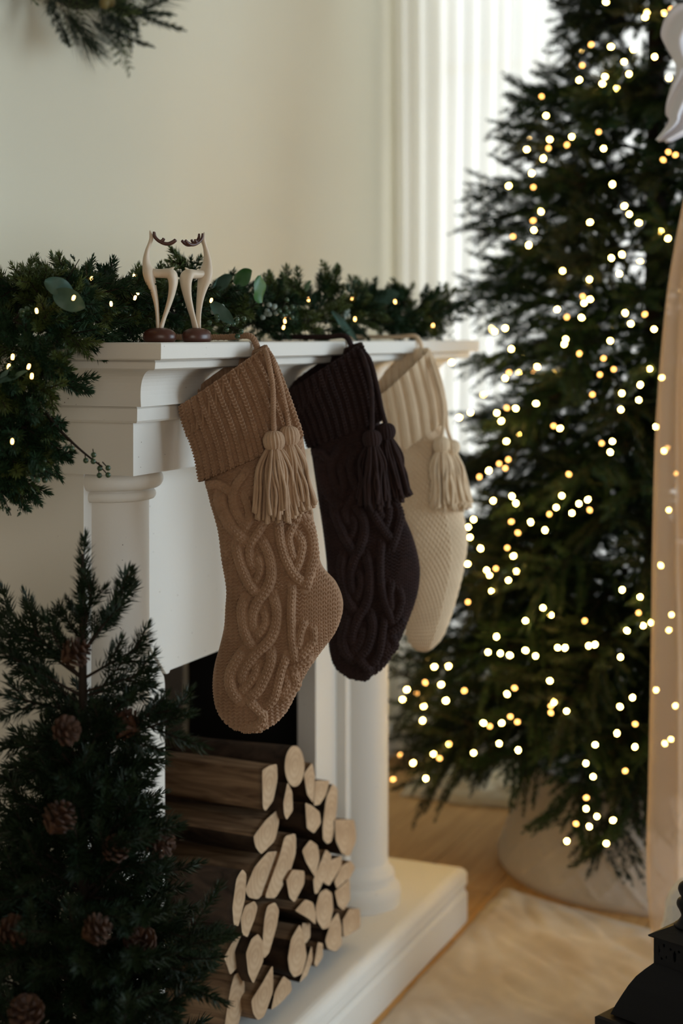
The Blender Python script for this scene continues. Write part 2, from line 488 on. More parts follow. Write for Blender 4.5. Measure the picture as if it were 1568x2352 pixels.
# body behind the columns
for x0, x1, ctr in ((NX, 0.082, 0.0), (0.868, FX, 0.95)):
    box('pilaster', (x0, 0.0, HT), (x1, 0.06, 1.0665), M['plaster'], fp)
    # half-round column
    r = 0.058
    prof = [(r * 1.42, HT), (r * 1.42, HT + 0.012), (r * 1.45, HT + 0.02), (r * 1.42, HT + 0.034), (r * 1.30, HT + 0.042), (r * 1.22, HT + 0.046),
            (r * 1.24, HT + 0.056), (r * 1.20, HT + 0.066), (r * 1.06, HT + 0.072), (r * 1.0, HT + 0.085)]
    v, f = lathe(prof, 40, (ctr, 0.005, 0), PI, 2 * PI)
    obj('column_base', mesh_np('column_base', v, f, True, [M['plaster']]), fp)
    prof = [(r, HT + 0.085), (r * 1.005, 0.6), (r * 0.985, 1.022)]
    v, f = lathe(prof, 40, (ctr, 0.005, 0), PI, 2 * PI)
    obj('column_shaft', mesh_np('column_shaft', v, f, True, [M['plaster']]), fp)
    prof = [(r * 0.985, 1.022), (r * 1.03, 1.0235)]
    for k in range(7): a = -PI / 2 + PI * k / 6; prof.append((r * 1.05 + 0.0065 * math.cos(a), 1.030 + 0.0075 * math.sin(a)))
    prof.append((r * 1.08, 1.0385))
    for k in range(11): a = -PI / 2 + PI * 0.9 * k / 10; prof.append((r * 1.13 + 0.0125 * math.cos(a), 1.0525 + 0.0135 * math.sin(a)))
    prof.append((r * 1.16, 1.0665))
    v, f = lathe(prof, 48, (ctr, 0.005, 0), PI, 2 * PI)
    obj('column_capital', mesh_np('column_capital', v, f, True, [M['plaster']]), fp)
box('side_panel', (NX, 0.06, HT), (NX + 0.03, 0.44, 1.0665), M['plaster'], fp)
box('side_panel', (FX - 0.03, 0.06, HT), (FX, 0.44, 1.0665), M['plaster'], fp)
# opening surround, recessed, with mitred corners
OX0, OX1, OZ = 0.188, 0.768, 0.732
SY0, SY1 = 0.020, 0.058
def prism(name, poly, y0, y1, m, root):
    n = len(poly); v = [[p[0], y0, p[1]] for p in poly] + [[p[0], y1, p[1]] for p in poly]
    f = [np.array([[i, (i + 1) % n, n + (i + 1) % n, n + i] for i in range(n)])]
    f.append(np.array([list(range(n))[::-1]])); f.append(np.array([[n + i for i in range(n)]]))
    return obj(name, mesh_np(name, np.array(v), f, False, [m]), root)
mi = 0.106
prism('surround_lintel', [(0.082, OZ + mi), (OX0 - 0.002, OZ - 0.004), (OX0 + 0.006, OZ - 0.004), (OX0 + 0.010, OZ), (OX1 - 0.010, OZ), (OX1 + 0.002, OZ - 0.004), (0.868, OZ + 0.10), (0.868, 1.0665), (0.082, 1.0665)], SY0 - 0.004, SY1, M['plaster'], fp)
prism('surround_jamb', [(0.082, HT), (OX0, HT), (OX0, OZ - 0.020), (OX0 - 0.003, OZ - 0.008), (0.082, OZ + mi - 0.002)], SY0, SY1, M['plaster'], fp)
prism('surround_jamb', [(0.868, HT), (0.868, OZ + 0.098), (OX1 + 0.003, OZ - 0.008), (OX1, OZ - 0.020), (OX1, HT)], SY0, SY1, M['plaster'], fp)
# inside: board at the back, other sheets coloured black for the hollow's shade
box('firebox_floor', (NX + 0.03, 0.058, HT), (FX - 0.03, 0.44, HT + 0.004), M['shade_lining'], fp)
box('firebox_roof', (NX + 0.03, 0.062, 0.90), (FX - 0.03, 0.44, 0.92), M['shade_lining'], fp)
box('firebox_back', (NX + 0.03, 0.425, HT), (FX - 0.055, 0.44, 0.90), mat('firebox_board', (0.55, 0.49, 0.42, 1), 0.85), fp)
box('firebox_side', (FX - 0.05, 0.062, HT + 0.004), (FX - 0.03, 0.415, 0.90), M['shade_lining'], fp)
box('firebox_side', (NX + 0.03, 0.062, HT + 0.004), (NX + 0.05, 0.425, 0.90), M['shade_lining'], fp)
# hearth slab with a rounded front edge
hp = []
HX0, HX1, HY0 = -0.262, 1.235, -0.128
pr = [(0.0, 0.0), (0.0, HT - 0.058), (-0.004, HT - 0.050), (-0.004, HT - 0.045), (0.0, HT - 0.038), (-0.001, HT - 0.022)]
for k in range(6): a = k / 5 * PI / 2; pr.append((-0.020 + 0.020 * math.cos(a), HT - 0.020 + 0.020 * math.sin(a)))
v = []
for o_, z in pr: v += [[HX0 - o_, 0.47, z], [HX0 - o_, HY0 - o_, z], [HX1 + o_, HY0 - o_, z], [HX1 + o_, 0.47, z]]
n = len(pr); f = grid_faces(n, 4)
f = np.vstack([f, [[(i + 1) * 4, i * 4, i * 4 + 3, (i + 1) * 4 + 3] for i in range(n - 1)], [[0, 1, 2, 3]], [[(n - 1) * 4 + 3, (n - 1) * 4 + 2, (n - 1) * 4 + 1, (n - 1) * 4]]])
obj('hearth_slab', mesh_np('hearth_slab', np.array(v), f, False, [M['plaster']]), fp)

# ------------------------------------------------------------------ curtain
def curtain():
    root = thing('sheer_curtain', (XF - 0.1, -1.0, 0), 'long cream sheer curtain hanging in soft folds behind the tall lit tree', 'curtain')
    ny, nz = 1500, 30
    ys = np.linspace(YW - 0.03, -3.1, ny); zs = np.linspace(0.015, 3.05, nz)
    ph = np.cumsum(0.55 + 0.45 * np.sin(ys * 3.1) + 0.25 * np.sin(ys * 7.7 + 1)) * (ys[0] - ys[1])
    amp = 0.020 + 0.010 * np.sin(ys * 5.0)
    x = amp * 0.8 * np.sin(ph * 130) + 0.010 * np.sin(ph * 53 + 0.7) + 0.004 * np.sin(ys * 230)
    V = np.zeros((nz, ny, 3))
    for i, z in enumerate(zs):
        k = 0.75 + 0.25 * (z / 3.0) + 0.1 * np.sin(ys * 4 + z)
        V[i, :, 0] = XF - 0.105 + x * k
        V[i, :, 1] = ys + 0.012 * np.sin(z * 1.3 + ys * 6)
        V[i, :, 2] = z
    obj('cloth', mesh_np('curtain_cloth', V.reshape(-1, 3), grid_faces(nz, ny), True, [M['curtain']]), root)
    add = MB(); add_tube(add, [[XF - 0.105, YW - 0.02, 3.07], [XF - 0.105, -3.2, 3.07]], 0.014, 12)
    obj('curtain_rod', add.mesh('curtain_rod', [M['frame']], True), root)


curtain()

# fleece rug under the window
def fleece():
    nx, ny = 110, 190
    X = np.linspace(2.03, 2.335, nx); Y = np.linspace(0.34, -1.15, ny)
    V = np.zeros((nx, ny, 3)); 
    for i, x in enumerate(X):
        for j, y_ in enumerate(Y):
            ex = min(i, nx - 1 - i) / nx; ey = min(j, ny - 1 - j) / ny
            e = min(1, ex * 9) ** 0.5 * min(1, ey * 16) ** 0.5
            h = 0.055 + 0.024 * mnoise.noise((x * 11, y_ * 7, 0)) + 0.016 * mnoise.noise((x * 30, y_ * 24, 3)) + 0.008 * mnoise.noise((x * 90, y_ * 60, 5))
            V[i, j] = (x + 0.02 * mnoise.noise((y_ * 9, 1, 0)), y_ + 0.02 * mnoise.noise((x * 9, 2, 0)), 0.003 + max(0.0, h * e))
    top = V.reshape(-1, 3)
    o = obj('fleece_rug', mesh_np('fleece_rug', top, grid_faces(nx, ny)[:, ::-1], True, [M['fur']]))
    tag(o, 'shaggy cream fleece rug on the boards below the window curtain', 'rug')


fleece()

# linen throw on the floor before the hearth
def throw():
    nx, ny = 260, 230
    X = np.linspace(-1.2, 1.46, nx); Y = np.linspace(-0.132, -2.3, ny)
    V = np.zeros((nx, ny, 3))
    for i, x in enumerate(X):
        for j, y_ in enumerate(Y):
            u = x * 0.8 + y_ * 0.6
            w = mnoise.noise((x * 1.5, y_ * 1.8, 1.0))
            h = 0.006 + 0.016 * max(0, mnoise.noise((x * 7 + w, y_ * 3.2 + w, 0))) + 0.013 * abs(mnoise.noise((u * 6, (x - y_) * 13, 4))) + 0.005 * mnoise.noise((x * 22, y_ * 16, 7)) * max(0, w + 0.5)
            ej = min(1.0, j / 4.0); ei = min(1.0, (nx - 1 - i) / 4.0)
            ed = 0.009 * mnoise.noise((x * 5, 0, 9)) + 0.004 * mnoise.noise((x * 19, 0, 2))
            V[i, j] = (x + (0.05 * mnoise.noise((y_ * 3, 5, 0)) - 0.42 * min(0.6, max(0, -y_ - 0.16))) * (i / nx) ** 5, y_ - (0.010 + ed) * max(0, 1 - j / 12.0), max(0.002, h) * (0.25 + 0.75 * min(ej, ei)))
    # give the cloth thickness with a skirt to the floor
    o = obj('linen_throw', mesh_np('linen_throw', V.reshape(-1, 3), grid_faces(nx, ny)[:, ::-1], True, [M['rug']]))
    md = o.modifiers.new('thick', 'SOLIDIFY'); md.thickness = 0.003; md.offset = 1
    tag(o, 'rumpled beige linen throw spread on the floor along the hearth', 'throw')


throw()

# ------------------------------------------------------------------ foliage builders


def needles(mb, path, rad_len, n, width, ang=0.85, mi=1, jitter=0.25, t0=0.03, taper=0.45, flat=0.0):
    """spindle needles round a polyline"""
    path = np.asarray(path, float)
    t, a, b = frames(path)
    u = np.sort(rng.uniform(t0, 1.0, n)); u[-6:] = 1.0
    s = u * (len(path) - 1); i = np.minimum(s.astype(int), len(path) - 2); fr = (s - i)[:, None]
    p = path[i] * (1 - fr) + path[i + 1] * fr; T = t[i]; A = a[i]; B = b[i]
    th = rng.uniform(0, 2 * PI, n)
    if flat: th = np.where(rng.random(n) < flat, np.where(rng.random(n) < 0.5, 0, PI) + rng.normal(0, 0.45, n), th)
    al = ang * (1 - 0.35 * u ** 3) + rng.normal(0, jitter * 0.5, n)
    al[-6:] = rng.uniform(0.05, 0.5, 6)
    rd = np.cos(th)[:, None] * B + np.sin(th)[:, None] * A
    d = np.cos(al)[:, None] * T + np.sin(al)[:, None] * rd
    L = rad_len * (1 - taper * u ** 4) * rng.uniform(0.75, 1.15, n)
    side = np.cross(d, rd + 1e-3); side /= np.linalg.norm(side, axis=1, keepdims=True) + 1e-9
    up = np.cross(side, d)
    mid = p + d * (L * 0.45)[:, None] + up * (L * 0.03)[:, None]
    tip = p + d * L[:, None] - up * (L * 0.05)[:, None]
    w = width
    v = np.stack([p, mid + side * w, mid - side * w, mid + up * w * 0.8, tip], 1).reshape(-1, 3)
    k = (np.arange(n) * 5)[:, None, None]
    f = (np.array([[0, 1, 3], [0, 3, 2], [0, 2, 1], [1, 4, 3], [3, 4, 2], [2, 4, 1]])[None] + k).reshape(-1, 3)
    mb.add(v, f, mi)


def sprig_mesh(name, length, nlen, n, width, needle, curve=0.1, ang=0.85, twig=0.0012, flat=0.0):
    mb = MB()
    path = spline([[0, 0, 0], [length * 0.5, 0, curve * length * 0.4], [length, 0, curve * length]], 9)
    add_tube(mb, path, np.linspace(twig, twig * 0.5, 9), 5, 0)
    needles(mb, path, nlen, n, width, ang, flat=flat)
    return mb.mesh(name, [M['twig'], needle])


def branch_mesh(name, length, ntw, nlen, dens, width, needle, droop=0.1, tw_len=0.35, spread=0.75, main_r=0.003, updown=0.35, ang=0.85, taper=0.45):
    """a branch: main stem with needles plus side twigs"""
    mb = MB()
    main = spline([[0, 0, 0], [length * 0.35, 0, -droop * length * 0.05], [length * 0.7, 0, -droop * length * 0.45], [length, 0, -droop * length]], 15)
    add_tube(mb, main, np.linspace(main_r, 0.001, 15), 5, 0)
    needles(mb, main, nlen, int(dens * length * 0.8), width, ang, t0=0.25, taper=taper)
    t, a, b = frames(main)
    for k in range(ntw):
        u = 0.22 + 0.72 * (k + rng.random() * 0.7) / ntw
        s = u * 14; i = min(int(s), 13); p = main[i] + (main[i + 1] - main[i]) * (s - i)
        sd = 1 if k % 2 else -1
        L = tw_len * length * (1.12 - 0.62 * u) * rng.uniform(0.75, 1.2)
        el = rng.normal(0, updown)
        d = t[i] * math.cos(spread) + math.sin(spread) * (sd * np.array([0, 1, 0]) * math.cos(el) + np.array([0, 0, 1]) * math.sin(el))
        d /= np.linalg.norm(d)
        e = p + d * L + np.array([0.10 * L, 0, -0.10 * L * droop * 4])
        tw = spline([p, (p + e) / 2 + np.array([0, 0, 0.03 * L]), e], 8)
        add_tube(mb, tw, np.linspace(0.0014, 0.0007, 8), 4, 0)
        needles(mb, tw, nlen, int(dens * L), width, ang, t0=0.12, taper=taper)
    return mb.mesh(name, [M['twig'], needle])


def orient(o, base, direction, roll=0.0, scale=1.0):
    d = Vector(direction).normalized()
    up = Vector((0, 0, 1)) if abs(d.z) < 0.97 else Vector((1, 0, 0))
    y_ = up.cross(d).normalized(); z_ = d.cross(y_)
    m = Matrix((d, y_, z_)).transposed().to_4x4()
    o.matrix_basis = Matrix.Translation(Vector(base)) @ m @ Matrix.Rotation(roll, 4, 'X') @ Matrix.Scale(scale, 4)


# ------------------------------------------------------------------ tall lit tree
TREE = np.array([1.778, -0.421, 0.0])
TZ = np.array([0.02, 0.2, 0.5, 0.85, 1.02, 1.23, 1.44, 1.65, 1.86, 2.07, 2.5, 2.9, 3.08])
TR = np.array([0.50, 0.63, 0.62, 0.55, 0.50, 0.47, 0.43, 0.40, 0.335, 0.25, 0.16, 0.06, 0.0])


def tree_r(z): return float(np.interp(z, TZ, TR))


def tall_tree():
    root = thing('christmas_tree', tuple(TREE), 'tall dark green spruce Christmas tree in front of the sheer curtain', 'tree')
    mb = MB(); add_tube(mb, [TREE + (0, 0, 0.02), TREE + (0, 0, 1.5), TREE + (0, 0, 3.0)], [0.035, 0.028, 0.008], 12)
    obj('trunk', mb.mesh('trunk', [M['twig']], True), root)
    Ls = [0.20, 0.30, 0.40, 0.50, 0.60]
    var = {}
    for L in Ls:
        var[L] = [branch_mesh('tree_branch', L, int(14 + L * 34), 0.0195, 950, 0.00135, M['needle_dk'] if q else M['needle'], droop=0.16, tw_len=0.36 if L > 0.35 else 0.5, main_r=0.004, updown=0.8) for q in range(2)]
    zz = 0.53; cnt = 0; a = 0.3
    while zz < 3.0 and cnt < 291:
        r = tree_r(zz - 0.06 if zz < 0.9 else zz)
        ncir = max(5, int(5 + r * 23))
        for k in range(ncir):
            a += 2 * PI / ncir
            an = a + random.uniform(-0.15, 0.15)
            dx, dy = math.cos(an), math.sin(an)
            if dx * FWD[0] + dy * FWD[1] > 0.45 and k % 3: continue
            # skip what the photo can never show: far side beyond the room corner gets shorter branches
            reach = r * random.uniform(0.82, 1.08)
            lim = (XF - 0.17 - TREE[0]) / dx if dx > 0.05 else 9
            reach = min(reach, lim)
            tilt = -0.22 + 0.30 * min(1, zz / 2.0) + random.uniform(-0.12, 0.12)
            if zz < 0.56: tilt -= 0.06
            L = reach / math.cos(tilt)
            Lb = min(Ls, key=lambda q: abs(q - L))
            o = obj('branch', random.choice(var[Lb]), root)
            z0 = zz + random.uniform(-0.03, 0.03)
            orient(o, (TREE[0], TREE[1], z0), (dx * math.cos(tilt), dy * math.cos(tilt), math.sin(tilt)), random.uniform(-0.5, 0.5), L / Lb)
            cnt += 1
        a += 0.37
        zz += 0.078 + 0.02 * (zz / 3) if zz < 2.2 else 0.12
    # low front boughs that hang over the collar
    for px, py, Z, bz in ((1395, 1985, 3.30, 0.46), (1300, 1900, 3.36, 0.44), (1440, 1900, 3.30, 0.50), (960, 1800, 3.62, 0.46), (1060, 1775, 3.55, 0.48),
                          (1150, 1760, 3.50, 0.48), (930, 1700, 3.70, 0.48), (1330, 1810, 3.38, 0.5), (1460, 1800, 3.28, 0.5)):
        tip = P(px, py, Z); base = np.array([TREE[0], TREE[1], bz])
        base = base + (tip - base) * 0.12; base[2] = bz
        d = tip - base; L = np.linalg.norm(d); Lb = min(Ls, key=lambda q: abs(q - L))
        o = obj('branch', random.choice(var[Lb]), root); orient(o, base, d + np.array([0, 0, 0.16 * L]), random.uniform(-0.3, 0.3), L / Lb)
    print('tree branches', cnt)


tall_tree()

BULBS = []
def crop(ox, oy, s, pts): BULBS.extend([(ox + x / s, oy + y_ / s) for x, y_ in pts])
crop(1100, 0, 3.35, [(975,15),(1277,133),(862,343),(1013,360),(1185,380),(1350,437),(793,503),(770,615),(968,590),(948,645),(1060,680),(1152,570),(1115,475),(480,742),(515,890),(543,1073),(533,1140),(675,1115),(712,1052),(493,1220),(405,1333),(227,1430),(417,1440),(366,1150),(920,1015),(957,1143),(1025,1418),(1117,1585),(1155,1648),(1228,1715),(1395,1778),(1452,1835),(474,1628),(415,1697),(421,1770),(260,1820),(381,1887),(852,1710),(1510,1192),(1455,1170),(1415,1230),(1098,1958),(1017,1985),(1475,70),(1290,95),(1420,100)])
crop(1020, 600, 2.861, [(777,63),(953,120),(1150,83),(910,232),(957,250),(918,275),(741,316),(805,367),(901,370),(330,461),(400,440),(440,577),(298,538),(1188,340),(1317,349),(1225,411),(1378,447),(1090,523),(788,545),(798,512),(887,607),(1046,638),(1113,710),(1022,745),(1348,708),(1428,765),(610,694),(582,720),(424,732),(490,730),(400,768),(727,733),(1287,812),(1166,868),(1277,912),(1160,975),(602,935),(410,963),(469,967),(345,997),(374,1050),(97,1027),(172,993),(487,1132),(408,1183),(760,1098),(718,1082),(1104,1184),(1034,1196),(1090,1255),(973,876),(420,1303),(360,1330),(400,1360),(292,1376),(230,1417),(818,1400),(772,1541),(735,1618),(690,1662),(884,1593),(942,1567),(955,1635),(838,1655),(445,1545),(470,1590),(321,1574),(48,665),(1390,1088),(1465,1227),(1443,1247),(1475,1635),(1522,1395)])
crop(1020, 1180, 2.861, [(483,125),(567,55),(440,52),(661,108),(192,38),(157,88),(168,155),(238,228),(413,224),(454,278),(338,360),(278,373),(297,403),(474,378),(421,437),(311,509),(153,330),(155,580),(648,618),(700,665),(533,703),(922,704),(343,808),(287,910),(368,917),(430,930),(533,898),(599,935),(745,880),(793,881),(948,868),(989,860),(1200,768),(1168,500),(1286,547),(1276,651),(1358,716),(1305,735),(1157,942),(26,1002),(132,1163),(13,1228),(461,1145),(412,1185),(693,1098),(700,1263),(720,1238),(700,1308),(803,1297),(1236,1208),(1154,1268),(1391,1158),(1254,1382),(1134,1443),(991,1518),(1252,1532),(930,1640),(1188,1690),(257,1375),(299,1397),(377,1375),(434,1333),(480,1368),(33,1512),(192,1572),(360,1510),(485,1553),(1422,340),(1493,664),(1475,765),(1517,1262),(1448,1510),(1488,1482)])
crop(880, 1480, 4.356, [(510,225),(652,219),(578,402),(235,453),(331,489),(193,552),(811,464),(621,565),(403,620),(393,762),(657,997),(503,1098),(562,1140),(297,1187),(170,1107),(97,1350),(425,1342),(420,383)])
crop(1000, 1700, 2.76, [(954,435),(1124,508),(890,530),(974,548),(832,640),(1082,655),(955,365),(998,232),(1022,484)])


def tree_lights():
    root = thing('string_lights', (TREE[0], TREE[1], 0.3), 'warm white fairy lights wound all over the tall spruce tree', 'string lights')
    v, f = lathe([(0.0002, -0.0050), (0.0028, -0.0040), (0.0042, -0.0010), (0.0040, 0.0020), (0.0022, 0.0044), (0.0002, 0.0054)], 10)
    me = mesh_np('bulb', v, f, True, [M['bulb']]); me_d = mesh_np('bulb_dim', v, f, True, [M['bulb_dim']])
    ts = []
    for px, py in BULBS:
        # first hit of the pixel ray with the tree's outline
        hit = None
        for Z in np.arange(2.9, 3.9, 0.02):
            p = P(px, py, Z); rr = math.hypot(p[0] - TREE[0], p[1] - TREE[1])
            if rr < tree_r(max(0.1, p[2])) * 1.0: hit = Z; break
        if hit is None: hit = 3.70
        p = P(px, py, hit - random.choice([0.0, 0.0, 0.02, -0.02, -0.06]))
        if p[2] < 0.05: continue
        ts.append(p)
    for k in range(60):   # the strand goes on round the back and top
        z = random.uniform(0.4, 2.9); a = random.uniform(-1.9, 1.6); r = tree_r(z) * random.uniform(0.85, 1.0)
        p = np.array([TREE[0] + r * math.cos(a), TREE[1] + r * math.sin(a), z])
        if p[0] > XF - 0.16: continue
        ts.append(p)
    for p in ts:
        o = obj('bulb', me_d if random.random() < 0.22 else me, root)
        o.matrix_basis = Matrix.Translation(Vector(p)) @ Matrix.Rotation(random.uniform(0, PI), 4, 'X') @ Matrix.Rotation(random.uniform(0, PI), 4, 'Y')
    mb = MB(); pts = []
    for k in range(700):
        u = k / 699; z = 0.35 + 2.55 * u; a = u * 2 * PI * 15; r = tree_r(z) * (0.80 + 0.05 * math.sin(k * 0.7))
        pts.append([min(TREE[0] + r * math.cos(a), XF - 0.17), TREE[1] + r * math.sin(a), z])
    add_tube(mb, pts, 0.0013, 4)
    obj('wire', mb.mesh('wire', [M['wire']], True), root)


tree_lights()


def tree_collar():
    c = (TREE[0], TREE[1])
    prof = [(0.372, 0.0), (0.378, 0.010), (0.376, 0.022), (0.30, 0.225), (0.290, 0.243), (0.280, 0.240), (0.275, 0.225), (0.35, 0.02), (0.352, 0.0)]
    seg = 288
    v, f = lathe(prof, seg, (c[0], c[1], 0))
    # finer rows on the flank so that the stitched diamonds stand proud
    rows = 70; V = []
    for i in range(rows):
        t = i / (rows - 1); r = 0.376 + (0.30 - 0.376) * t; z = 0.022 + (0.225 - 0.022) * t
        for j in range(seg):
            a = 2 * PI * j / seg
            s1 = (a * 11 / PI + t * 2.0) % 1; s2 = (a * 11 / PI - t * 2.0) % 1
            d = min(abs(s1 - 0.5), abs(s2 - 0.5))
            h = 0.0035 * math.exp(-(d / 0.07) ** 2) + 0.001 * math.sin(a * 60) * math.sin(t * 40)
            V.append([c[0] + (r + h) * math.cos(a), c[1] + (r + h) * math.sin(a), z])
    mb = MB(); mb.add(v, f); mb.add(V, grid_faces(rows, seg, wrap_m=True))
    o = obj('tree_collar', mb.mesh('tree_collar', [M['collar']], True))
    tag(o, 'pale quilted cone collar with raised diamonds round the foot of the tall tree', 'tree collar')


tree_collar()

# ------------------------------------------------------------------ stockings


def st_knit(a, b, w, r):
    c = np.abs((a / w) % 1 - 0.5)
    leg = np.sqrt(np.clip(1 - ((c - 0.25) / 0.25) ** 2, 0, 1))
    return leg * (0.58 + 0.42 * np.cos(2 * PI * (b / r + 1.1 * c)))


def st_purl(a, b, w, r):
    return 0.5 + 0.5 * np.cos(2 * PI * (b / r) + 1.3 * np.sin(2 * PI * a / w))


def loft(pairs, Z, T, nv, nf, nb, height, z_off=0.0, toe=True, tilt=0.0):
    """tube through left/right pixel pairs; returns grid (nv, nf+nb, 3), displaced by height(s, v_m, front, w_m)"""
    pr = spline(pairs, nv)
    L = np.array([P(x, y_, Z) for x, y_ in pr[:, :2]]); Rr = np.array([P(x, y_, Z) for x, y_ in pr[:, 2:]])
    mid = (L + Rr) / 2; half = (Rr - L) / 2; wid = np.linalg.norm(half, axis=1) * 2
    ph = np.concatenate([np.linspace(0, PI, nf), PI + np.linspace(0, PI, nb + 2)[1:-1]])
    w0 = np.median(wid)
    Tv = T * np.minimum(1.0, (wid / w0)) ** 0.8
    c = np.cos(ph); s = np.sin(ph); sg = np.sign(s) * np.abs(s) ** 0.75
    V = mid[:, None] - half[:, None] * c[None, :, None] - FWD[None, None] * (Tv[:, None] * sg[None])[..., None]
    V = V - FWD * z_off
    arc = np.concatenate([[0], np.cumsum(np.linalg.norm(np.diff(mid, axis=0), axis=1))])
    du = np.roll(V, -1, 1) - np.roll(V, 1, 1); dv = np.gradient(V, axis=0)
    N = np.cross(du, dv); N /= np.linalg.norm(N, axis=2, keepdims=True) + 1e-9
    # outward check
    out = V - mid[:, None]
    N *= np.sign((N * out).sum(2).mean())
    sfrac = np.where(ph <= PI, (1 - np.cos(ph)) / 2, (1 - np.cos(ph)) / 2)
    S, B = np.meshgrid(sfrac, arc); PHI, Wd = np.meshgrid(ph, wid)
    H = height(S, B, PHI, Wd)
    V = V + N * H[..., None]
    return V


def grid_mesh(name, V, m, close_end=False):
    n, k = V.shape[:2]
    v = V.reshape(-1, 3); f = [grid_faces(n, k, wrap_m=True)]
    if close_end:
        c = V[-1].mean(0); v = np.vstack([v, c]); q = len(v) - 1
        f.append(np.array([[(n - 1) * k + j, (n - 1) * k + (j + 1) % k, q] for j in range(k)]))
    return mesh_np(name, v, f, True, [m])


def cord_mesh(mb, pts, r, mi=0, strands=3, pitch=0.011, n=None):
    pts = np.asarray(pts, float); ln = np.linalg.norm(np.diff(pts, axis=0), axis=1).sum()
    n = n or max(24, int(ln / 0.0013))
    path = spline(pts, n); t, a, b = frames(path)
    arc = np.concatenate([[0], np.cumsum(np.linalg.norm(np.diff(path, axis=0), axis=1))])
    for k in range(strands):
        ph = 2 * PI * (arc / pitch + k / strands)
        q = path + (np.cos(ph)[:, None] * a + np.sin(ph)[:, None] * b) * r * 0.52
        add_tube(mb, q, r * 0.56, 6, mi)


def tassel(root, top, head_c, hr, bot_px, Z, m_head, m_fr, n, sr, sway=(0, 0)):
    """head_c: world centre of the knot; bot_px = (x0, x1, y) of fringe end"""
    t = bpy.data.objects.new('tassel', None)
    mb = MB()
    k = 26; vs = []
    for i in range(15):
        a = -PI / 2 + PI * i / 14
        for j in range(k * 3):
            th = 2 * PI * j / (k * 3)
            rr = hr * (math.cos(a) ** 0.7 if math.cos(a) > 1e-6 else 0.0) * (1 + 0.07 * math.cos(th * 17 + 2 * math.sin(a)))
            vs.append(head_c + rr * (math.cos(th) * RGT + math.sin(th) * FWD) + np.array([0, 0, hr * 0.98 * math.sin(a)]))
    mb.add(np.array(vs), grid_faces(15, k * 3, wrap_m=True))
    head = obj('tassel', mb.mesh('tassel_head', [m_head], True), root)
    fr = MB(); c0 = head_c - np.array([0, 0, hr * 0.85])
    x0, x1, yb = bot_px
    cb = P((x0 + x1) / 2, yb, Z); hw = (x1 - x0) / 2 / FPX * Z
    for i in range(n):
        u = math.sqrt(random.random()); th = random.uniform(0, 2 * PI)
        ex = u * math.cos(th); ey = u * math.sin(th)
        dl = random.uniform(-0.010, 0.006)
        e = cb + RGT * hw * ex + FWD * hw * 0.62 * ey + np.array([0, 0, dl + 0.012 * u * u])
        s = c0 + RGT * hr * 0.62 * ex + FWD * hr * 0.62 * ey
        w1 = RGT * random.uniform(-0.003, 0.003) + FWD * random.uniform(-0.003, 0.003)
        m1 = s * 0.72 + e * 0.28 + (RGT * hw * 0.28 * ex + FWD * hw * 0.2 * ey) + w1
        m2 = s * 0.35 + e * 0.65 + (RGT * hw * 0.12 * ex + FWD * hw * 0.1 * ey) - w1 + RGT * random.uniform(-0.002, 0.002)
        pth = spline([s + np.array([0, 0, 0.004]), m1, m2, e], 14)
        rad = np.full(14, sr); rad[0] = sr * 0.6; rad[-1] = sr * 1.25; rad[-2] = sr * 1.2
        add_tube(fr, pth, rad, 6)
    add_tube(fr, [c0 + np.array([0, 0, hr * 0.15]) + hr * 0.66 * (math.cos(q) * RGT + math.sin(q) * FWD) for q in np.linspace(0, 2 * PI, 20)], sr * 0.8, 6, cap=False)
    fo = obj('fringe', fr.mesh('fringe', [m_fr], True), head); fo['kind'] = 'stuff'
    bpy.data.objects.remove(t)
    return head


def over_shelf(knot_px, Z, back_px, side_px):
    """loop cord: from the knot up the shelf's front, over its edge and along its top"""
    k = P(*knot_px, Z)
    e = PY(side_px[0], side_px[1] + 20, -0.2035); e2 = e.copy(); e2[2] = 1.2445
    top = np.array([e[0] - 0.002, -0.193, 1.2600]); b1 = np.array([e[0] - 0.004, -0.16, 1.2585])
    b2 = np.array([e[0] - 0.012, -0.11, 1.2585]); b3 = np.array([e[0] - 0.02, -0.07, 1.2585])
    return [k, (k * 0.4 + e * 0.6), e, e2, top, b1, b2, b3]


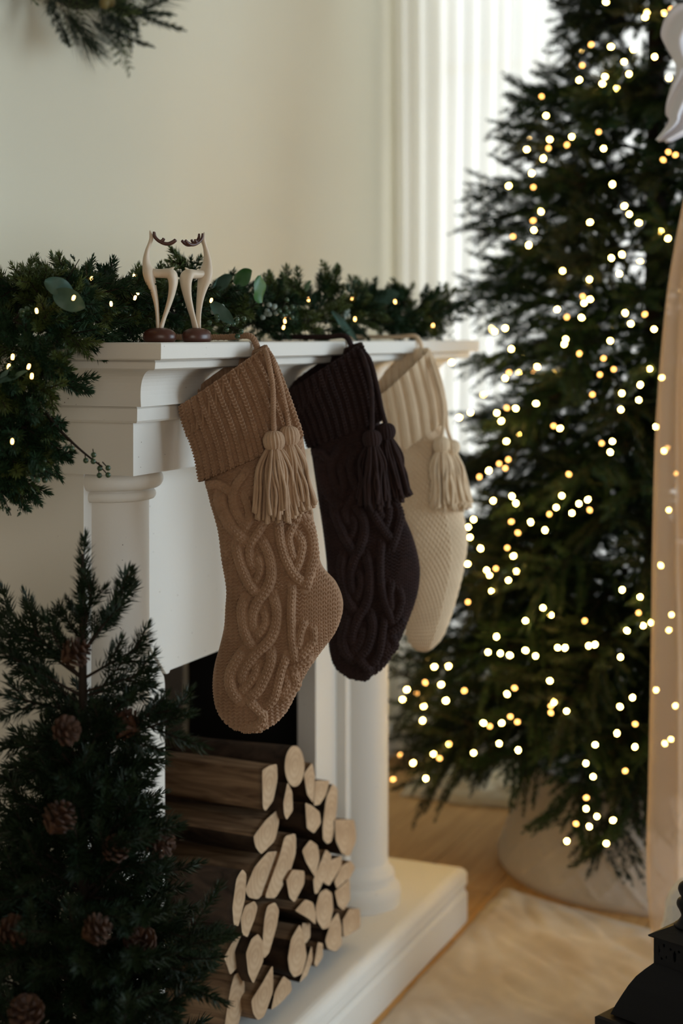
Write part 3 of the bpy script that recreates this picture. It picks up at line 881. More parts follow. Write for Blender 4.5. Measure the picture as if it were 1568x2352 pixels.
# cable strands of the knitted leg: centre lines in photo crop units, half width, lift
STRANDS = [
    ([(470, 842), (530, 828), (580, 850), (625, 885)], 30, 1.0), ([(545, 880), (560, 960), (600, 1050), (650, 1120), (705, 1168)], 38, 1.05),
    ([(700, 760), (650, 830), (625, 900), (640, 980), (680, 1050), (690, 1100)], 30, 0.9), ([(690, 900), (715, 960), (720, 1030), (690, 1110)], 28, 0.8),
    ([(645, 1185), (665, 1270), (700, 1370), (740, 1440), (778, 1482)], 34, 1.1), ([(800, 1075), (755, 1140), (725, 1210), (730, 1280), (755, 1330)], 28, 0.85),
    ([(790, 1145), (830, 1220), (850, 1310), (845, 1400), (800, 1480), (750, 1560), (740, 1640), (755, 1700)], 34, 0.95), ([(760, 1240), (785, 1290), (780, 1360), (750, 1420)], 26, 0.8),
    ([(700, 1500), (680, 1570), (690, 1660), (710, 1740), (748, 1795)], 34, 1.1), ([(860, 1480), (885, 1560), (880, 1650), (850, 1730), (790, 1800), (720, 1870), (680, 1950), (690, 2000)], 34, 0.95),
    ([(800, 1560), (820, 1620), (800, 1680), (755, 1740)], 28, 0.8), ([(690, 1810), (640, 1890), (610, 1970), (620, 2040), (665, 2105)], 36, 1.1),
    ([(845, 1800), (845, 1880), (810, 1960), (770, 2040), (710, 2090)], 34, 0.95), ([(770, 1880), (750, 1950), (700, 2020), (660, 2060)], 30, 0.8),
    ([(715, 2095), (760, 2145), (797, 2190), (782, 2240), (730, 2265)], 30, 1.0),
    ([(890, 1060), (905, 1180), (940, 1290), (985, 1370), (1038, 1412)], 31, 1.1), ([(985, 1065), (950, 1130), (960, 1220), (985, 1280)], 26, 0.85),
    ([(1040, 1040), (1085, 1130), (1095, 1230), (1075, 1340), (1045, 1450)], 32, 0.95), ([(1000, 1130), (1025, 1190), (1010, 1280), (990, 1350)], 26, 0.8),
    ([(970, 1420), (965, 1530), (965, 1640), (970, 1740), (985, 1880)], 28, 1.0), ([(1045, 1630), (1020, 1700), (1000, 1800)], 26, 0.85),
    ([(1090, 1670), (1092, 1740), (1050, 1800), (1000, 1860)], 26, 0.9), ([(1085, 1850), (1010, 1895), (950, 1925)], 26, 1.0),
    ([(940, 1835), (905, 1920), (885, 2000), (860, 2090), (810, 2145)], 28, 1.0), ([(980, 1940), (985, 2010), (950, 2060), (900, 2110)], 26, 0.9), ([(945, 1975), (930, 2030), (895, 2085)], 22, 0.75),
    ([(800, 800), (770, 880), (790, 960), (840, 1040)], 30, 0.9), ([(880, 800), (900, 880), (880, 960), (850, 1040)], 30, 0.9), ([(960, 760), (985, 860), (990, 960), (985, 1060)], 30, 0.9)]


def strands_sv(pairs):
    """strand points as (width fraction, length fraction) on the stocking they were read from"""
    nv = 400; pr = spline(pairs, nv); ss = np.linspace(0, 1, 121)
    gx = pr[:, None, 0] * (1 - ss) + pr[:, None, 2] * ss; gy = pr[:, None, 1] * (1 - ss) + pr[:, None, 3] * ss
    out = []
    for pts, hw, lift in STRANDS:
        q_ = []
        for x, y_ in spline(pts, 26):
            x = 298 + x / 2.596; y_ = 788 + y_ / 2.596
            k = int(np.argmin((gx - x) ** 2 + (gy - y_) ** 2)); q_.append((ss[k % 121], (k // 121) / (nv - 1)))
        out.append((np.array(q_), hw / 2.596, lift))
    return out


def cable_body(pairs, Z, sv, scale, heel, toe_v, purl_px=9.0, row_px=8.6):
    px_m = Z / FPX
    def h(S, B, PHI, W):
        nv, nc = S.shape; pr = spline(pairs, nv)
        X = pr[:, None, 0] * (1 - S) + pr[:, None, 2] * S; Y = pr[:, None, 1] * (1 - S) + pr[:, None, 3] * S
        b = B / px_m
        # length measured square to the tilted rows
        res = 0.0034 * st_purl(X, b, purl_px * 1.3, row_px)
        hm = np.zeros_like(S)
        vv = np.linspace(0, 1, nv)[:, None] * np.ones((1, nc))
        k = heel; ctr = (k[0] + k[1]) / 2; hb = (k[1] - k[0]) / 2
        edge = k[2] + 0.36 * np.abs((vv - ctr) / hb) ** 1.5
        mk = (1 / (1 + np.exp(-(S - edge) / 0.012))) * (np.abs(vv - ctr) < hb)
        tk = 1 / (1 + np.exp(-(vv - toe_v - 0.05 * S) / 0.006)) * (S < 0.55)
        plain = 0.0022 + 0.0023 * st_knit(X, b * 1.0, purl_px * 1.15, row_px)
        m2 = np.maximum(mk, tk)
        res = res * (1 - m2) + plain * m2
        Xf = X.ravel(); Yf = Y.ravel(); R_ = res.ravel().copy()
        for q_, hw, lift in sv:
            hw = hw * scale
            iv = q_[:, 1] * (nv - 1); i0 = iv.astype(int); pp = pr[i0]
            sx = pp[:, 0] * (1 - q_[:, 0]) + pp[:, 2] * q_[:, 0]; sy = pp[:, 1] * (1 - q_[:, 0]) + pp[:, 3] * q_[:, 0]
            c = np.stack([sx, sy], 1)
            c[1:-1] = (c[:-2] + 2 * c[1:-1] + c[2:]) / 4; c[1:-1] = (c[:-2] + 2 * c[1:-1] + c[2:]) / 4
            sel = np.where((Xf > c[:, 0].min() - hw) & (Xf < c[:, 0].max() + hw) & (Yf > c[:, 1].min() - hw) & (Yf < c[:, 1].max() + hw))[0]
            best = np.full(len(sel), 1e9); dd = np.zeros(len(sel)); ll = np.zeros(len(sel)); l0 = 0.0; tt = np.zeros(len(sel))
            tot = np.linalg.norm(np.diff(c, axis=0), axis=1).sum()
            for i in range(len(c) - 1):
                e = c[i + 1] - c[i]; le = np.linalg.norm(e)
                if le < 1e-6: continue
                e = e / le; rx = Xf[sel] - c[i, 0]; ry = Yf[sel] - c[i, 1]
                t = np.clip(rx * e[0] + ry * e[1], 0, le); dx = rx - t * e[0]; dy = ry - t * e[1]
                ds = np.hypot(dx, dy); u = ds < best
                best = np.where(u, ds, best); dd = np.where(u, rx * (-e[1]) + ry * e[0], dd); ll = np.where(u, l0 + t, ll); l0 += le
            d = best / hw; inside = d < 1
            prof = np.sqrt(np.clip(1 - d ** 2, 0, 1)) ** 0.7
            w = hw * 2 / 3.0 if hw > 12 else hw
            st = st_knit(dd + hw, ll, w, row_px * scale * 1.12)
            ends = np.clip(np.minimum(ll, tot - ll) / (hw * 1.2), 0, 1) ** 0.5
            hh = np.where(inside, lift * (0.0092 * prof * (0.35 + 0.65 * ends)) + 0.0029 * st * prof, 0)
            R_[sel] = np.maximum(R_[sel], hh)
        res = R_.reshape(S.shape)
        fade = np.clip(np.sin(np.clip(PHI, 0, PI)) * 2.5, 0.12, 1.0)
        return np.where(PHI <= PI, res * fade, 0.0008)
    return h


def rib_cuff(w0, rib, amp, rw=0.0052, plain=False):
    def h(S, B, PHI, W):
        a = (PHI / PI) * w0
        c = (a / rib) % 1 - 0.5
        if plain: return amp * np.clip(np.cos(PI * c) ** 2 * 1.6 - 0.2, 0, 1) ** 0.6 + 0.0004 * np.cos(2 * PI * B / rw)
        k = np.clip((0.32 - np.abs(c)) / 0.10, 0, 1); k = k * k * (3 - 2 * k)
        cc = np.abs(c) / 0.60
        leg = np.sqrt(np.clip(1 - ((cc - 0.25) / 0.28) ** 2, 0, 1))
        knit = amp * (0.55 + 0.45 * leg) + 0.0018 * leg * np.cos(2 * PI * (B / rw + 1.0 * cc))
        groove = 0.0011 * np.cos(2 * PI * B / rw + 1.5 * np.cos(2 * PI * c))
        return (knit * k + groove * (1 - k)) * np.clip(np.abs(np.sin(PHI)) * 2.6, 0.3, 1)
    return h


def seed_body(w0, cell, amp):
    def h(S, B, PHI, W):
        a = S * w0
        r = np.floor(B / cell)
        return amp * (np.cos(2 * PI * (a / (cell * 1.25) + 0.5 * (r % 2))) * 0.5 + 0.5) * np.sqrt(np.clip(np.sin(PI * ((B / cell) % 1)), 0, 1)) * np.where(S < 0.72, 1, 0.25)
    return h


def stocking(label, Z, body_pairs, cuff_pairs, T, mats, hb, hc, res, back_shift, knot, side, tassels, cordr, fr_n, fr_r):
    m_body, m_fr = mats
    base = P((body_pairs[-1][0] + body_pairs[-1][2]) / 2, body_pairs[-1][1], Z)
    root = thing('christmas_stocking', tuple(base), label, 'stocking', 'stockings hanging from the mantel shelf')
    nv, nf, nb, cv_ = res
    V = loft(body_pairs, Z, T, nv, nf, nb, hb)
    obj('knitted_body', grid_mesh('knitted_body', V, m_body, True), root)
    V = loft(cuff_pairs, Z, T * 1.16, cv_, nf, nb * 2, hc)
    # lift the back of the cuff so that the open mouth shows
    n = V.shape[1]; ph = np.concatenate([np.zeros(nf), np.sin(np.linspace(0, PI, nb * 2 + 2)[1:-1])])
    up = (P(100 + back_shift[0], 100 + back_shift[1], Z) - P(100, 100, Z))
    t = np.linspace(1, 0, V.shape[0]) ** 1.0
    V = V + (t[:, None] * ph[None])[..., None] * up
    # roll the rim inwards
    ctr = V[0].mean(0)
    inner = []
    for k, (s_, dz) in enumerate(((0.99, 0.0015), (0.95, 0.0012), (0.90, -0.004), (0.86, -0.02), (0.82, -0.05))):
        inner.append(ctr + (V[0] - ctr) * s_ + (V[3] - V[0]) * 0 + np.array([0, 0, dz]))
    V = np.concatenate([np.array(inner[::-1]), V], 0)
    # hem turned under at the lower edge
    c2 = V[-1].mean(0); hem = np.array([c2 + (V[-1] - c2) * 0.97 + np.array([0, 0, -0.002]), c2 + (V[-1] - c2) * 0.90 + np.array([0, 0, 0.004])])
    V = np.concatenate([V, hem], 0)
    obj('ribbed_cuff', grid_mesh('ribbed_cuff', V, m_body), root)
    mb = MB(); cord_mesh(mb, over_shelf(knot, Z - T * 0.3, None, side), cordr)
    obj('hanging_loop', mb.mesh('hanging_loop', [m_body], True), root)
    for (cpts, head, hr, bot, dz) in tassels:
        Zt = Z - T - dz
        hc_ = P(head[0], head[1], Zt)
        pts = [P(x, y_, Z - T * q - (dz - 0.004) * min(1, q)) for x, y_, q in cpts] + [hc_ + np.array([0, 0, hr * 0.8])]
        mb = MB(); cord_mesh(mb, pts, cordr * 0.86)
        obj('tassel_cord', mb.mesh('tassel_cord', [m_body], True), root)
        tassel(root, None, hc_, hr, bot, Zt, m_fr, m_fr, fr_n, fr_r)
    return root


S1 = [(466, 1080, 690, 975), (482, 1150, 706, 1085), (500, 1215, 716, 1165), (510, 1290, 724, 1235), (520, 1350, 738, 1298), (518, 1395, 772, 1340), (515, 1440, 787, 1390), (505, 1485, 772, 1445),
      (494, 1525, 738, 1492), (489, 1565, 706, 1538), (492, 1605, 680, 1592), (504, 1640, 658, 1632), (528, 1664, 632, 1658), (560, 1677, 600, 1677)]
SV = strands_sv(S1)
C1 = [(415, 936, 612, 797), (424, 975, 636, 840), (440, 1015, 656, 890), (452, 1055, 674, 940), (460, 1104, 694, 1000)]
stocking('tan cable-knit stocking with two tassels, hanging nearest the deer figurines', 2.25, S1, C1, 0.030, (M['yarn_tan'], M['yarn_tan2']),
         cable_body(S1, 2.25, SV, 1.0, (0.28, 0.72, 0.60), 0.915), rib_cuff(0.165, 0.0100, 0.0074), (760, 330, 44, 240), (-14, -12),
         (604, 806), (590, 790),
         [([(607, 802, 0.4), (616, 830, 0.95), (626, 890, 1.0), (627, 950, 1.0)], (629, 1013), 0.0150, (580, 690, 1192), 0.016),
          ([(612, 804, 0.4), (628, 830, 0.9), (645, 890, 0.9), (658, 950, 0.9)], (663, 1002), 0.0150, (642, 734, 1172), 0.002)], 0.0047, 62, 0.0023)

S2 = [(710, 1005, 868, 950), (722, 1085, 888, 1060), (733, 1160, 905, 1130), (742, 1220, 925, 1180), (750, 1290, 948, 1235), (753, 1350, 963, 1300), (753, 1410, 958, 1360), (754, 1455, 938, 1420),
      (757, 1495, 914, 1475), (768, 1528, 890, 1520), (790, 1548, 862, 1545), (815, 1557, 838, 1557)]
C2 = [(662, 898, 830, 790), (672, 935, 848, 840), (690, 975, 862, 890), (708, 1026, 876, 962)]
stocking('dark brown cable-knit stocking with two tassels, middle one on the mantel', 2.55, S2, C2, 0.030, (M['yarn_dk'], M['yarn_dk']),
         cable_body(S2, 2.55, SV, 0.86, (0.32, 0.74, 0.66), 0.92, 8, 7.6), rib_cuff(0.165, 0.0100, 0.0074), (480, 220, 36, 150), (-8, -12),
         (822, 800), (806, 790),
         [([(823, 800, 0.4), (838, 830, 0.95), (852, 890, 1.0), (854, 950, 1.0)], (854, 1008), 0.0150, (816, 898, 1166), 0.016),
          ([(828, 800, 0.4), (850, 830, 0.9), (866, 890, 0.9), (876, 940, 0.9)], (886, 992), 0.0150, (888, 946, 1142), 0.002)], 0.0047, 62, 0.0023)

S3 = [(893, 1045, 1010, 962), (905, 1110, 1030, 1040), (915, 1170, 1050, 1110), (924, 1230, 1064, 1180), (932, 1290, 1073, 1240), (936, 1340, 1066, 1300), (934, 1390, 1052, 1360), (930, 1430, 1036, 1415),
      (934, 1460, 1018, 1460), (948, 1484, 1000, 1482), (968, 1495, 984, 1495)]
C3 = [(873, 912, 984, 805), (880, 950, 998, 850), (886, 1000, 1012, 900), (893, 1055, 1020, 965)]
stocking('cream textured-knit stocking with pale tassels, nearest the lit tree', 2.86, S3, C3, 0.030, (M['yarn_cr'], M['yarn_cr']),
         seed_body(0.135, 0.0072, 0.0028), rib_cuff(0.135, 0.0150, 0.0040, plain=True), (300, 170, 40, 90), (-26, -22),
         (978, 808), (966, 786),
         [([(982, 806, 0.4), (1000, 860, 0.9), (1016, 920, 1.0), (1018, 970, 1.0)], (1014, 1022), 0.0150, (986, 1052, 1168), 0.014),
          ([(985, 806, 0.4), (1004, 850, 0.9), (1021, 920, 0.9), (1026, 980, 0.9)], (1036, 1028), 0.0150, (1030, 1086, 1166), 0.002)], 0.0040, 70, 0.0022)

# ------------------------------------------------------------------ deer figurines


def remeshed(name, mb, voxel, mats, it=4):
    me = mb.mesh(name, mats, True)
    o = bpy.data.objects.new('tmp', me); COL.objects.link(o)
    r = o.modifiers.new('r', 'REMESH'); r.mode = 'VOXEL'; r.voxel_size = voxel; r.use_smooth_shade = True
    s = o.modifiers.new('s', 'SMOOTH'); s.iterations = it; s.factor = 0.5
    dg = bpy.context.evaluated_depsgraph_get()
    m2 = bpy.data.meshes.new_from_object(o.evaluated_get(dg)); m2.name = name
    bpy.data.objects.remove(o)
    m2.materials.clear()
    for m in mats: m2.materials.append(m)
    m2.polygons.foreach_set('use_smooth', np.ones(len(m2.polygons), bool))
    return m2


def chain(mb, pts, k, flat=0.85, dy=0.0, n=40):
    q = spline(np.array([[p[0], p[1], p[2]] for p in pts]), n)
    path = np.stack([(q[:, 0] - 395) * k, np.full(n, dy), (1720 - q[:, 1]) * k], 1)
    v, f, tri = tube(path, np.maximum(q[:, 2], 4) * k, 16)
    if isinstance(flat, tuple):
        fl = np.concatenate([np.repeat(np.linspace(flat[0], flat[1], n), 16), [flat[0], flat[1]]])
        v[:, 1] = dy + (v[:, 1] - dy) * fl
    else: v[:, 1] = dy + (v[:, 1] - dy) * flat
    b = mb.n; mb.add(v, f); mb.f.append(tri + b); mb.mi.append(np.zeros(len(tri)))


def deer(loc, rot, mirror, label):
    k = 0.000101
    root = thing('deer_figurine', loc, label, 'figurine', 'pair of deer figurines on the mantel')
    if 'deer_body' not in bpy.data.meshes:
        mb = MB()
        chain(mb, [(267, 190, 7), (272, 222, 17), (286, 268, 30), (282, 312, 30), (258, 380, 27), (232, 460, 33), (216, 560, 45), (220, 660, 60), (245, 760, 82), (266, 860, 76), (298, 960, 58), (330, 1080, 43), (352, 1200, 34), (368, 1350, 28), (378, 1530, 31)], k, (1.15, 1.9))
        chain(mb, [(285, 765, 58), (340, 776, 62), (420, 780, 62), (505, 778, 70), (560, 800, 78), (583, 880, 68), (576, 980, 56), (553, 1100, 44), (508, 1250, 35), (460, 1390, 29), (418, 1530, 31)], k, (1.25, 1.9))
        chain(mb, [(545, 735, 34), (575, 708, 18), (600, 692, 6)], k)
        remeshed('deer_body', mb, 0.0010, [M['deer']], 14)
        for nm, dy in (('antler_a', -0.0035), ('antler_b', 0.0045)):
            mb = MB()
            chain(mb, [(322, 210, 15), (330, 270, 21), (370, 320, 22), (440, 362, 23), (515, 374, 24), (575, 352, 24), (620, 318, 20)], k, 0.9, dy)
            chain(mb, [(405, 345, 20), (440, 325, 19), (456, 298, 17)], k, 0.9, dy)
            remeshed(nm, mb, 0.0009, [M['choc']], 2)
        pr = [(0.0001, 1720), (0.78, 1720), (0.93, 1704), (1.0, 1665), (0.97, 1610), (0.80, 1560), (0.45, 1530), (0.0001, 1522)]
        prs = spline(pr, 40); prs[0, 0] = 0.0001; prs[-1, 0] = 0.0001
        v, f = lathe([(max(1e-5, a) * 228 * k, max(0, (1720 - b) * k)) for a, b in prs], 48)
        v[:, 1] *= 0.72
        mesh_np('deer_base', v, f, True, [M['choc']])
    for nm, mn in (('body', 'deer_body'), ('antler', 'antler_a'), ('antler', 'antler_b'), ('base', 'deer_base')):
        o = bpy.data.objects.new(nm, bpy.data.meshes[mn]); COL.objects.link(o); o.parent = root
        o.scale = (-1 if mirror else 1, 1, 1)
    root.rotation_euler = (0, 0, rot)
    return root


SH = 1.2517
rz = math.atan2(RGT[1], RGT[0])
q = P(366, 787, 2.17); deer((q[0], q[1], SH), rz, False, 'cream deer figurine on brown base, seen side-on, further from the hanging stockings')
q = P(452, 787, 2.20); deer((q[0], q[1], SH), rz + math.radians(42), True, 'cream deer figurine on brown base, turned towards us, beside the tan stocking loop')

# ------------------------------------------------------------------ garland on the mantel


def leaf_mesh(name, L, W, m, cup=0.15, notch=True):
    n, k = 14, 9; V = []
    for i in range(n):
        t = i / (n - 1); w = W * math.sin(PI * min(1, t * 0.93 + 0.05)) ** 0.62
        for j in range(k):
            s = j / (k - 1) * 2 - 1
            V.append([t * L, s * w / 2, cup * W * (s * s * 0.5 - 0.2) - 0.10 * L * t * t + 0.002 * abs(s) * math.sin(t * 9)])
    me = mesh_np(name, np.array(V), grid_faces(n, k), True, [m])
    return me


def berry_cluster(name, n, r, m):
    mb = MB()
    for i in range(n):
        d = np.array([random.uniform(0.2, 1), random.uniform(-0.7, 0.7), random.uniform(-0.7, 0.7)]); d /= np.linalg.norm(d)
        e = d * random.uniform(0.012, 0.024)
        add_tube(mb, [[0, 0, 0], e * 0.6 + [0, 0, 0.002], e], 0.0007, 4, 1)
        v, f = lathe([(0.0001, -r), (r * 0.7, -r * 0.7), (r, 0), (r * 0.7, r * 0.72), (0.0001, r)], 10)
        mb.add(v + e, f, 0)
    return mb.mesh(name, [m, M['twig']], True)


def garland():
    root = thing('mantel_garland', (0.4, -0.05, 1.26), 'green spruce garland with eucalyptus leaves and berries lying along the mantel shelf', 'garland')
    G = spline([[1.03, -0.105, 1.288], [0.8, -0.085, 1.288], [0.5, -0.06, 1.288], [0.25, -0.035, 1.288], [0.05, -0.015, 1.290], [-0.12, -0.01, 1.305], [-0.22, -0.015, 1.285], [-0.272, -0.03, 1.215], [-0.285, -0.02, 1.145], [-0.288, 0.0, 1.10]], 200)
    mb = MB(); cord_mesh(mb, G[::8], 0.0055, n=160)
    obj('stem', mb.mesh('garland_stem', [M['twig']], True), root)
    var = [branch_mesh('garland_sprig', L, nt_, nl, 2300, 0.00115, nd, droop=-0.1, tw_len=0.55, spread=0.75, main_r=0.0015, updown=1.5, ang=0.95) for L, nl, nt_, nd in
           ((0.085, 0.0155, 4, M['needle_ol']), (0.078, 0.0145, 4, M['needle_ol']), (0.09, 0.016, 4, M['needle']), (0.070, 0.0145, 3, M['needle_ol']), (0.09, 0.0155, 4, M['needle']))]
    cedar = []
    for q_ in range(2):
        mbc = MB(); main = spline([[0, 0, 0], [0.05, 0, 0.004], [0.11, 0, -0.01]], 12); add_tube(mbc, main, np.linspace(0.0012, 0.0006, 12), 4, 0)
        for i in range(18):
            u = 0.12 + 0.85 * i / 18; p = main[int(u * 11)]; sd = 1 if i % 2 else -1; L = 0.030 * (1.1 - 0.75 * u)
            e = p + np.array([0.7 * L, sd * L, random.uniform(-0.2, 0.3) * L]); tw = spline([p, (p + e) / 2 + [0.002, 0, 0], e], 5)
            needles(mbc, tw, 0.0055, 26, 0.0009, 0.6)
        cedar.append(mbc.mesh('cedar_sprig', [M['twig'], M['needle']], False))
    # shelf part, a sprig every few millimetres, clear of the shelf
    N = 262
    for i in range(N):
        u = (i + random.random()) / N; p = G[int(u * 199)]; on = u < 0.73
        an = random.uniform(0, 2 * PI)
        tdir = G[min(199, int(u * 199) + 2)] - G[max(0, int(u * 199) - 2)]; tdir /= np.linalg.norm(tdir)
        if on:
            el = random.uniform(-0.6, 1.45)
            sdy = random.choice([-1, -1, 1])
            d = np.array([random.uniform(-0.9, 0.9), sdy * math.cos(el) * random.uniform(0.5, 1), math.sin(el) * 0.85])
        else:
            d = np.array([-abs(math.cos(an)) * 0.8 + 0.15, math.sin(an), random.uniform(-0.55, 0.45)]) + tdir * 0.7
            if u < 0.8: d[2] += 0.5
        d /= np.linalg.norm(d)
        me = random.choice(var) if random.random() < 0.93 else random.choice(cedar)
        b = p + np.array([random.uniform(-0.01, 0.01), random.uniform(-0.018, 0.018), random.uniform(-0.012, 0.008)])
        L = 0.085; scl = random.uniform(0.8, 1.05)
        if on:
            zt = b[2] + d[2] * L * scl
            if zt < 1.262: d[2] = (1.262 - b[2]) / (L * scl); d /= np.linalg.norm(d)
            ym = -0.175 if b[0] > 0.03 else -0.085
            if b[1] + d[1] * L * scl < ym: d[1] = (ym - b[1]) / (L * scl)
            ztop = 1.338 if b[0] < 0.6 else 1.35
            if b[2] + d[2] * L * scl > ztop: d[2] = max(-0.2, (ztop - b[2]) / (L * scl))
            if np.linalg.norm(d) > 1e-6: d /= np.linalg.norm(d)
        o = obj('sprig', me, root); orient(o, b, d, random.uniform(0, 6), scl)
    # sprigs the photo picks out: tip pixel, depth
    for px, py, Z in ((70, 598, 2.12), (120, 612, 2.10), (0, 640, 2.05), (20, 650, 2.05), (425, 590, 2.35), (180, 640, 2.15), (660, 640, 2.65), (735, 635, 2.75), (910, 650, 3.0), (1045, 658, 3.2), (1060, 690, 3.2), (820, 655, 2.9), (990, 685, 3.12),
                      (20, 1140, 1.98), (60, 1090, 1.98), (230, 800, 2.06), (195, 905, 2.04), (165, 860, 2.02), (120, 900, 2.0), (235, 770, 2.08), (200, 720, 2.08), (10, 1050, 1.98), (100, 1020, 1.99), (150, 985, 2.0), (50, 980, 1.98), (0, 900, 1.95)):
        tip = P(px, py, Z); j = int(np.argmin(((G - tip) ** 2).sum(1))); j = max(0, j - 14) if py < 760 else max(0, j - 8); b = G[j]
        d = tip - b; L = np.linalg.norm(d); b = tip - d / L * min(L, 0.10)
        o = obj('sprig', var[4] if py > 760 else random.choice(var[:3]), root); orient(o, b, tip - b, random.uniform(0, 6), min(L, 0.10) / 0.088)
    lv = [leaf_mesh('eucalyptus_leaf', 0.056, 0.036, M['euc']), leaf_mesh('eucalyptus_leaf', 0.05, 0.04, M['leaf']), leaf_mesh('eucalyptus_leaf', 0.05, 0.021, M['euc'], 0.1), leaf_mesh('eucalyptus_leaf', 0.065, 0.013, M['euc'], 0.1)]
    # leaf: base px, tip px, depth, variant, roll
    for (bx, by, tx, ty, Z, k, rl) in ((165, 672, 102, 645, 1.985, 0, 1.45), (125, 672, 192, 706, 1.98, 0, 1.6), (490, 665, 530, 632, 2.42, 0, 1.3), (540, 655, 575, 620, 2.44, 1, 1.4), (600, 695, 592, 632, 2.44, 1, 1.5),
                                     (485, 695, 535, 742, 2.22, 2, 1.3), (762, 715, 822, 780, 2.70, 3, 1.0), (700, 670, 712, 645, 2.75, 1, 1.2), (860, 690, 915, 672, 2.9, 0, 1.2), (-5, 880, 60, 850, 1.95, 3, 1.2), (0, 870, 25, 840, 1.95, 2, 1.0),
                                     (70, 1060, 75, 1105, 1.97, 2, 1.2), (205, 655, 175, 632, 2.12, 2, 0.9), (500, 640, 488, 660, 2.40, 2, 1.0)):
        b = P(bx, by, Z); t_ = P(tx, ty, Z - 0.01); L = np.linalg.norm(t_ - b)
        o = obj('leaf', lv[k], root); orient(o, b, t_ - b, rl, L / (0.056, 0.05, 0.05, 0.065)[k])
    bc = [berry_cluster('berry_cluster', 9, 0.0042, M['berry']), berry_cluster('berry_cluster', 8, 0.0045, M['berry_w'])]
    for px, py, Z, k in ((255, 700, 2.2, 0), (290, 715, 2.22, 0), (500, 735, 2.24, 0), (495, 720, 2.25, 1), (525, 748, 2.24, 0), (615, 705, 2.5, 1), (640, 715, 2.5, 0), (780, 715, 2.78, 1), (800, 662, 2.85, 0), (30, 735, 2.0, 0), (70, 1090, 1.97, 0)):
        o = obj('berry_cluster', bc[k], root); orient(o, P(px, py, Z), (random.uniform(-1, 1), -1, random.uniform(-0.2, 0.5)), random.uniform(0, 6), 1.0)
    # hanging berry branch at the corner
    mb = MB(); Zb = 1.99
    st = [P(105, 945, Zb), P(135, 985, Zb), P(170, 1020, Zb - 0.01), P(205, 1050, Zb - 0.01), P(235, 1072, Zb - 0.02)]
    add_tube(mb, spline(st, 24), np.linspace(0.0022, 0.0010, 24), 6, 1)
    v, f = lathe([(0.0001, -0.0036), (0.0026, -0.0026), (0.0037, 0), (0.0026, 0.0028), (0.0001, 0.0038)], 10)
    for bx, by in ((197, 1058), (214, 1060), (229, 1076), (248, 1075), (228, 1092), (248, 1091), (165, 1030), (215, 1045)):
        c = P(bx, by, Zb - 0.015); j = P(min(235, bx - 2), by - 14, Zb - 0.013)
        add_tube(mb, [j, (j + c) / 2, c], 0.0008, 4, 1); mb.add(v + c, f, 0)
    obj('berry_branch', mb.mesh('berry_branch', [M['berry'], M['twig']], True), root)

    lr = thing('fairy_lights', (0.3, -0.1, 1.30), 'small warm fairy lights threaded through the mantel garland', 'string lights')
    v, f = lathe([(0.0002, -0.0035), (0.0016, -0.003), (0.0022, 0.0), (0.0016, 0.003), (0.0002, 0.0038)], 10)
    me = mesh_np('garland_bulb', v, f, True, [M['bulb_g']])
    pts = [(169, 684, 1.98), (84, 714, 2.0), (255, 698, 2.12), (310, 684, 2.14), (308, 635, 2.2), (316, 672, 2.16), (210, 640, 2.15), (654, 738, 2.52), (651, 752, 2.52), (708, 688, 2.66), (655, 725, 2.56), (907, 693, 2.92), (994, 748, 3.06), (485, 690, 2.35), (29, 820, 1.95), (66, 842, 1.95), (73, 864, 1.95), (20, 842, 1.97), (28, 1014, 1.94), (815, 733, 2.8), (808, 684, 2.82), (985, 690, 3.1)]
    for px, py, Z in pts:
        o = obj('bulb', me, lr); p = P(px, py, Z - 0.02)
        if px > 240 and p[1] < -0.18: p[1] = -0.18
        o.matrix_basis = Matrix.Translation(Vector(p)) @ Matrix.Rotation(random.uniform(-0.6, 0.6), 4, 'Y')
    mb = MB(); W_ = G + np.stack([np.zeros(200), 0.022 * np.sin(np.arange(200) * 0.31) - 0.01, 0.018 * np.cos(np.arange(200) * 0.31)], 1)
    add_tube(mb, W_, 0.0009, 4); obj('wire', mb.mesh('garland_wire', [M['wire']], True), lr)


garland()

# ------------------------------------------------------------------ wreath on the wall


